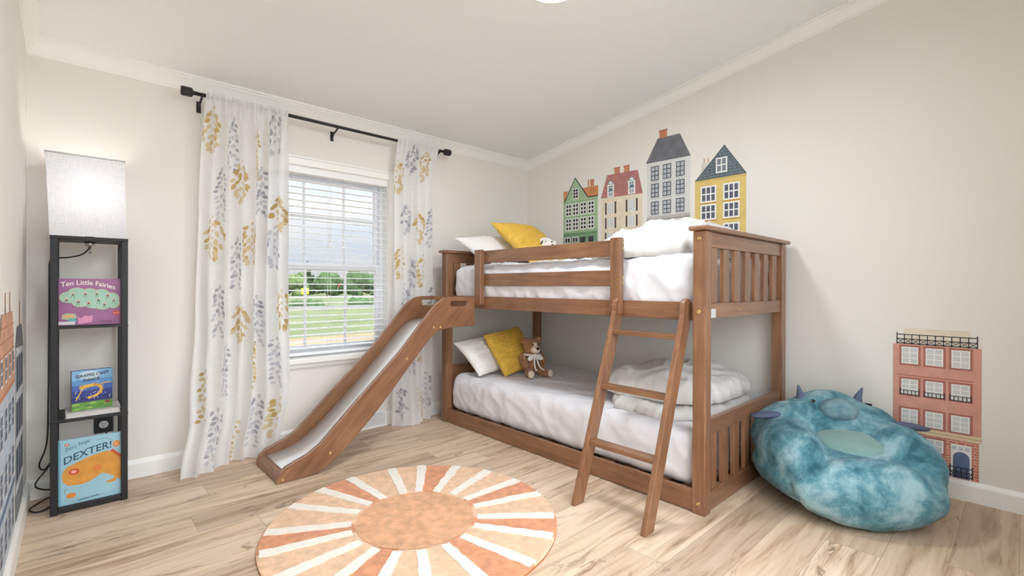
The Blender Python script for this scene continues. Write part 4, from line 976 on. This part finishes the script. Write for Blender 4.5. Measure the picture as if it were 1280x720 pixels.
# cream house
d = Decal(); cr = wc((226, 208, 180)); rd = wc((172, 92, 88), .16)
d.rect(-1.243, -.858, 1.18, 1.745, cr, 1); d.poly([(-.854, 1.747), (-.917, 1.928), (-1.201, 1.922), (-1.246, 1.737)], rd, 2)
for i in range(16): a = i / 15; d.line([(-.862 - a * .376, 1.75 - a * .008), (-.92 - a * .278, 1.924 - a * .004)], .002, fm((200, 140, 132), .6), 3)
for y_ in (-1.012, -1.101):
    d.rect(y_ - .026, y_ + .026, 1.92, 1.974, wc((206, 116, 70), .2), 1); d.rect(y_ - .03, y_ + .03, 1.965, 1.976, wc((190, 96, 60)), 2)
for y_ in (-.952, -1.148):
    d.rect(y_ - .032, y_ + .032, 1.746, 1.85, WHT, 4); d.poly([(y_ - .038, 1.846), (y_ + .038, 1.85), (y_, 1.886)], fm((112, 144, 168), .6), 4); d.poly([(y_ - .024, 1.852), (y_ + .024, 1.854), (y_, 1.877)], WHT, 5)
    d.window(y_ - .022, y_ + .022, 1.80, 1.842, WHT, PANE, 2, 2, .004, .004, 5); d.poly([(y_ - .03, 1.79), (y_ + .03, 1.79), (y_, 1.818)], fm((112, 144, 168), .6), 6); d.window(y_ - .022, y_ + .022, 1.752, 1.786, WHT, PANE, 2, 2, .004, .004, 5)
for y_ in (-.952, -1.148):
    for z0_, z1_ in ((1.612, 1.702), (1.497, 1.578), (1.38, 1.46)):
        d.window(y_ - .027, y_ + .027, z0_, z1_, WHT, fm((200, 206, 204), .6), 3, 1, .004, .006)
        for s in (-.046, .046): d.rect(y_ + s - .008, y_ + s + .008, z0_ - .002, z1_ + .004, fm((70, 72, 74), .6, .2, 60), 3)
d.disc(-1.03, 1.415, .035, .03, wc((198, 178, 160)), 2)
sticker(d, 'cream house wall sticker with dusty red roof between green and grey houses', (0, -1.05, 1.18))
# grey tower house
d = Decal(); gy_, dk = wc((208, 208, 206), .05), wc((84, 86, 94), .2)
d.rect(-1.620, -1.281, 1.24, 1.95, gy_, 1); d.poly([(-1.27, 1.952), (-1.368, 2.121), (-1.543, 2.12), (-1.625, 1.945)], dk, 2)
for i in range(15): a = i / 14; d.line([(-1.285 - a * .325, 1.953 - a * .005), (-1.375 - a * .163, 2.116)], .002, fm((128, 130, 138), .6), 3)
d.rect(-1.443, -1.382, 2.118, 2.176, wc((206, 112, 62), .2), 1); d.rect(-1.447, -1.378, 2.162, 2.178, wc((190, 92, 52)), 2)
for y_ in (-1.347, -1.444, -1.547):
    for z0_, z1_ in ((1.815, 1.922), (1.690, 1.792), (1.563, 1.660)): d.window(y_ - .033, y_ + .033, z0_, z1_, INK, fm((176, 182, 190), .6, .2, 60), 2, 3, .006, .006); d.rect(y_ - .038, y_ + .038, z0_ - .012, z0_ - .006, fm((184, 184, 184), .6), 3)
d.rect(-1.622, -1.279, 1.525, 1.548, wc((176, 170, 168)), 2); d.line([(-1.622, 1.523), (-1.279, 1.523)], .006, fm((120, 108, 106), .6), 3); d.rect(-1.60, -1.30, 1.26, 1.50, wc((186, 180, 176)), 2)
sticker(d, 'tall grey house wall sticker with dark roof and one chimney', (0, -1.45, 1.24))
# yellow house
d = Decal(); ye = wc((222, 188, 78), .1); sl_ = wc((56, 72, 84), .2)
d.rect(-1.998, -1.657, 1.18, 1.762, ye, 1); d.poly([(-1.653, 1.757), (-1.858, 1.972), (-2.002, 1.758)], sl_, 2)
random.seed(11)
for i in range(9):
    z_ = 1.77 + i * .02; t_ = (z_ - 1.757) / .215; ya_, yb_ = -1.653 - .205 * t_, -2.002 + .144 * t_
    d.line([(ya_ - .01, z_), (yb_ + .01, z_)], .0022, fm((132, 150, 158), .6), 3); y_ = ya_ - random.uniform(.02, .04)
    while y_ > yb_ + .012: d.line([(y_, z_), (y_, z_ + .018)], .002, fm((132, 150, 158), .6), 3); y_ -= .03
d.rect(-1.757, -1.703, 1.78, 1.875, wc((206, 204, 186), .2), 1)
for y_ in (-1.722, -1.748): d.rect(y_ - .006, y_ + .006, 1.875, 1.905, wc((206, 170, 140)), 1)
d.window(-1.878, -1.802, 1.789, 1.891, WHT, PANE, 2, 2, .009, .008, 4)
for y0_, y1_ in ((-1.806, -1.697), (-1.958, -1.851)):
    for z0_, z1_ in ((1.602, 1.713), (1.482, 1.588), (1.34, 1.45)): d.window(y0_, y1_, z0_, z1_, WHT, fm((86, 92, 108), .6, .3, 50), 3, 2, .010, .008); d.rect(y0_ - .004, y1_ + .004, z0_ - .01, z0_ - .002, fm((196, 150, 60), .6), 3)
d.rect(-1.998, -1.657, 1.745, 1.757, wc((206, 168, 64)), 3)
sticker(d, 'yellow house wall sticker with dark slate gable roof above the duvet', (0, -1.83, 1.18))
# red brick house
d = Decal(); re, re2 = wc((212, 132, 110), .1), wc((170, 84, 66), .1)
BR = bpy.data.materials.new('printed_brick'); BR.use_nodes = True; t = BR.node_tree; bt = t.nodes.new('ShaderNodeTexBrick'); tcn = t.nodes.new('ShaderNodeTexCoord'); mpn = t.nodes.new('ShaderNodeMapping'); mpn.inputs['Rotation'].default_value = (R(90), 0, R(90))
sxx = t.nodes.new('ShaderNodeSeparateXYZ'); cxx = t.nodes.new('ShaderNodeCombineXYZ'); t.links.new(tcn.outputs['Object'], sxx.inputs[0]); t.links.new(sxx.outputs['Y'], cxx.inputs[0]); t.links.new(sxx.outputs['Z'], cxx.inputs[1]); t.links.new(cxx.outputs[0], bt.inputs['Vector'])
bt.inputs['Color1'].default_value = lin((186, 106, 88)); bt.inputs['Color2'].default_value = lin((206, 132, 112)); bt.inputs['Mortar'].default_value = lin((220, 184, 168)); bt.inputs['Scale'].default_value = 1; bt.inputs['Brick Width'].default_value = .032; bt.inputs['Row Height'].default_value = .0135; bt.inputs['Mortar Size'].default_value = .0016
t.links.new(bt.outputs['Color'], t.nodes['Principled BSDF'].inputs['Base Color']); t.nodes['Principled BSDF'].inputs['Roughness'].default_value = .6
d.rect(-3.076, -2.744, .29, .734, re, 1); d.rect(-3.068, -2.748, .097, .29, BR, 1); d.rect(-3.034, -2.788, .735, .816, wc((222, 206, 182)), 1); d.rect(-3.078, -2.742, .283, .313, wc((226, 196, 152)), 2)
d.line([(-3.078, .298), (-2.742, .298)], .003, fm((190, 150, 110), .6), 3)
def rail(y0, y1, z0, z1, n_, wd=.004, cross=True):
    for z_ in (z0, (z0 + z1) / 2, z1) if cross else (z0, z1): d.line([(y0, z_), (y1, z_)], wd, INK2, 6)
    for i in range(n_ + 1):
        y_ = y0 + (y1 - y0) * i / n_; d.line([(y_, z0 - .004), (y_, z1 + (.01 if i in (0, n_) else 0))], wd, INK2, 6)
        if cross and i < n_: yb_ = y0 + (y1 - y0) * (i + 1) / n_; d.line([(y_, z0), (yb_, (z0 + z1) / 2)], wd * .6, INK2, 6); d.line([(y_, (z0 + z1) / 2), (yb_, z0)], wd * .6, INK2, 6)
INK2 = fm((38, 42, 48), .6)
rail(-3.061, -2.760, .738, .784, 10)
for y_ in (-2.812, -2.907, -3.003):
    for z0_, z1_ in ((.634, .72), (.478, .554), (.322, .401)): d.rect(y_ - .043, y_ + .043, z0_ - .01, z1_ + .01, re2, 2); d.window(y_ - .033, y_ + .033, z0_, z1_, WHT, fm((206, 208, 206), .6), 2, 3, .005, .005)
    d.line([(y_ - .048, .574), (y_ + .048, .574)], .004, fm((176, 96, 76), .6), 3); rail(y_ - .038, y_ + .038, .476, .496, 5, .0035, False)
for y_ in (-2.81, -2.91): d.rect(y_ - .04, y_ + .04, .194, .276, re2, 2); d.window(y_ - .033, y_ + .033, .204, .266, WHT, fm((200, 204, 206), .6), 2, 2, .006, .006)
d.rect(-3.043, -2.970, .10, .262, WHT, 2)
for i in range(3): d.rect(-3.036 + i * .023, -3.02 + i * .023, .236, .252, fm((190, 200, 204), .6), 3)
bl_ = fm((92, 108, 142), .6, .15, 30); d.rect(-3.036, -2.977, .10, .20, bl_, 3); d.disc(-3.0065, .20, .0295, .028, bl_, 4); rail(-3.046, -2.967, .108, .152, 4, .0045)
sticker(d, 'red brick townhouse wall sticker low on the right wall beside the bean bag', (0, -2.91, .1))
# left wall pair
d = Decal('left'); bb = wc((168, 186, 204), .08)
d.rect(-1.16, -.605, .10, .69, bb, 1); d.poly([(-.605, .66), (-.605, .72), (-.70, .93), (-1.05, .93), (-1.16, .72), (-1.16, .66)], wc((206, 136, 96), .2), 2)
for y_ in (-.78, -.93): d.rect(y_ - .012, y_ + .012, .93, 1.0, wc((196, 140, 90), .3), 1)
for i in range(4): d.line([(-.62 - i * .004, .75 + i * .045), (-1.14 + i * .01, .75 + i * .045)], .003, fm((160, 90, 60), .6), 3)
for y_ in (-.68, -.80, -.92, -1.05):
    d.window(y_ - .03, y_ + .03, .70, .79, WHT, PANE, 2, 2, k=4)
    for z0_ in (.5, .32, .13): d.window(y_ - .035, y_ + .035, z0_, z0_ + .12, WHT, fm((96, 110, 136), .6), 2, 3)
d.line([(-1.16, .665), (-.605, .665)], .016, fm((196, 130, 90), .6), 3); d.rect(-1.16, -.605, .275, .30, fm((100, 122, 150), .6), 3)
sticker(d, 'pale blue house wall sticker with terracotta roof on the left wall', (XL, -.88, .1))
d = Decal('left')
d.rect(-.565, -.225, .10, .79, wc((186, 194, 204), .06), 1); d.poly([(-.572, .78), (-.22, .76), (-.29, .86), (-.51, .86)], wc((84, 84, 92), .2), 2); d.rect(-.40, -.36, .86, .96, wc((176, 110, 80), .3), 1)
for y_ in (-.50, -.395, -.29):
    for z0_ in (.60, .42, .24): d.window(y_ - .038, y_ + .038, z0_, z0_ + .14, fm((96, 106, 124), .6), fm((64, 76, 96), .6), 2, 3)
d.rect(-.565, -.225, .10, .20, fm((130, 136, 142), .6), 2)
sticker(d, 'narrow grey-blue house wall sticker with dark roof, left wall near the shelf lamp', (XL, -.4, .1))

# ================================================================== OUTSIDE
GZ = -.75
GRASS = bpy.data.materials.new('lawn'); GRASS.use_nodes = True; t = GRASS.node_tree; b_ = t.nodes['Principled BSDF']; b_.inputs['Roughness'].default_value = 1
tcn = t.nodes.new('ShaderNodeTexCoord'); nz = t.nodes.new('ShaderNodeTexNoise'); nz.inputs['Scale'].default_value = .25; nz.inputs['Detail'].default_value = 8; nz.inputs['Roughness'].default_value = .7; t.links.new(tcn.outputs['Object'], nz.inputs['Vector'])
rr_ = t.nodes.new('ShaderNodeValToRGB'); rr_.color_ramp.elements[0].position = .35; rr_.color_ramp.elements[0].color = lin((70, 82, 45)); rr_.color_ramp.elements[1].position = .65; rr_.color_ramp.elements[1].color = lin((101, 106, 68)); t.links.new(nz.outputs['Fac'], rr_.inputs[0]); t.links.new(rr_.outputs[0], b_.inputs['Base Color'])
bm = B(); box(bm, -250, 300, -3.6, 420, GZ - .5, GZ); tag(obj('lawn', bm, GRASS), kind='structure')
bm = B(); box(bm, -250, 300, -250, -3.6, GZ - .5, GZ); tag(obj('bounce_ground', bm, mat('neutral_grey', (150, 149, 146), .9, vary=.06, vscale=1)), kind='structure')  # unseen neutral ground, added to keep green lawn bounce off the walls
bm = B(); box(bm, -60, 60, .6, 13.5, GZ, GZ + .012); tag(obj('dry_verge', bm, mat('dry_grass', (124, 106, 82), 1, vary=.2, vscale=.9)), kind='structure')
bm = B(); prism(bm, [(-120, 84), (200, 52), (200, 60), (-120, 94)], 2, GZ, GZ + .03); tag(obj('road', bm, mat('asphalt', (124, 123, 121), .9, vary=.06, vscale=1)), kind='structure')
TREEM = [mat('leaves_dark', (46, 62, 38), 1, vary=.4, vscale=1.4), mat('leaves_mid', (62, 82, 48), 1, vary=.4, vscale=1.4), mat('leaves_light', (86, 102, 60), 1, vary=.35, vscale=1.4)]
BARK = mat('bark', (96, 78, 64), 1)
def crown_mesh(kind, seed):
    rnd = random.Random(seed); bm = B()
    if kind == 'pine':
        for k in range(11):
            h = .9 + k * .62; r_ = 1.9 * (1 - k / 13) * rnd.uniform(.75, 1.15); ell(bm, (rnd.uniform(-.5, .5), rnd.uniform(-.5, .5), h), (r_, r_, .7), None, 16, 10)
    else:
        for k in range(13):
            a = rnd.uniform(0, 6.28); d_ = rnd.uniform(0, 1.9); ell(bm, (d_ * math.cos(a), d_ * math.sin(a), rnd.uniform(.6, 4.3)), rnd.uniform(.9, 1.7), None, 16, 10)
    for v in bm.verts: v.co += Vector((noise.noise(v.co * 1.7), noise.noise(v.co * 1.7 + Vector((9, 0, 0))), noise.noise(v.co * 1.7 + Vector((0, 9, 0))))) * .55
    return bm
def tree(kind, m, seed, label):
    root = thing('pine_tree' if kind == 'pine' else 'leafy_tree', (0, 0, 0), label, 'tree', 'trees beyond the road')
    bm = B(); tube(bm, [(0, 0, 0), (.05, 0, 3), (0, 0, 6.5 if kind == 'pine' else 3.5)], [.2, .15, .05], 8); obj('trunk', bm, BARK, root); obj('crown', crown_mesh(kind, seed), m, root, norm=False); return root
protos = [tree('pine', TREEM[0], 1, 'dark pine tree in the tree line beyond the road outside the window'), tree('leafy', TREEM[1], 2, 'leafy green tree in the tree line beyond the road outside the window'),
          tree('leafy', TREEM[2], 3, 'light green leafy tree in the tree line beyond the road outside the window')]
rnd = random.Random(5); used = set()
CXY = Vector((-3.164, -3.218))
for i in range(54):
    az = R(-10 + i * .95); d_ = (92, 106, 120)[i % 3] + rnd.uniform(-1, 1); k = rnd.choice((0, 0, 1, 1, 2)); s = rnd.uniform(.68, .98)
    if k in used:
        src = protos[k]; o = src.copy(); C.objects.link(o)
        for ch in src.children: c_ = ch.copy(); C.objects.link(c_); c_.parent = o
    else: o = protos[k]; used.add(k)
    o.location = (CXY.x + d_ * math.sin(az), CXY.y + d_ * math.cos(az), GZ - .05); q_ = rnd.uniform(.64, .74); o.scale = (q_, q_, s); o.rotation_euler = (0, 0, rnd.uniform(0, 6.28))
for i, (x, y, s, lab) in enumerate(((11.0, 37.5, 1.0, 'low green bush on the lawn seen left of the window centre'), (16.2, 37.0, 1.25, 'low green bush on the lawn at the right edge of the window'))):
    bm = B(); rn = random.Random(i + 20)
    for k in range(12): ell(bm, (x + rn.uniform(-1.4, 1.4) * s, y + rn.uniform(-.5, .5), GZ + .18 * s), (rn.uniform(.3, .5) * s, .4 * s, rn.uniform(.25, .5) * s), None, 12, 8)
    for v in bm.verts: v.co += Vector((noise.noise(v.co * 5), 0, noise.noise(v.co * 5 + Vector((4, 0, 0))))) * .15
    for v in bm.verts: v.co.z = max(v.co.z, GZ - .05)
    tag(obj('bush', bm, TREEM[1], origin=(x, y, GZ), norm=False), lab, 'bush')
def sign(name, x, y, z, sz, rgb, label, shape, cat='road sign'):
    o = thing(name, (x, y, GZ), label, cat); bm = B(); tube(bm, [(x, y, GZ), (x, y, GZ + z + sz * .5)], .05, 8); obj('post', bm, mat('sign_post', (150, 140, 120), .7), o)
    bm = B()
    if shape == 'sq': box(bm, x - sz / 2, x + sz / 2, y - .09, y - .055, GZ + z, GZ + z + sz * .8)
    else: prism(bm, [(x + sz / 2 * math.cos(R(22.5 + 45 * k)), GZ + z + sz / 2 + sz / 2 * math.sin(R(22.5 + 45 * k))) for k in range(8)], 1, y - .09, y - .055)
    obj('panel', bm, mat('sign_' + name, rgb, .5), o)
    return o
sign('road_sign', 19.3, 61.8, .75, .95, (226, 168, 40), 'yellow road sign standing by the road outside the window', 'sq')
sign('stop_sign', 34.6, 88, 1.7, 1.0, (196, 50, 40), 'small red octagonal road sign near the tree line', 'oct')
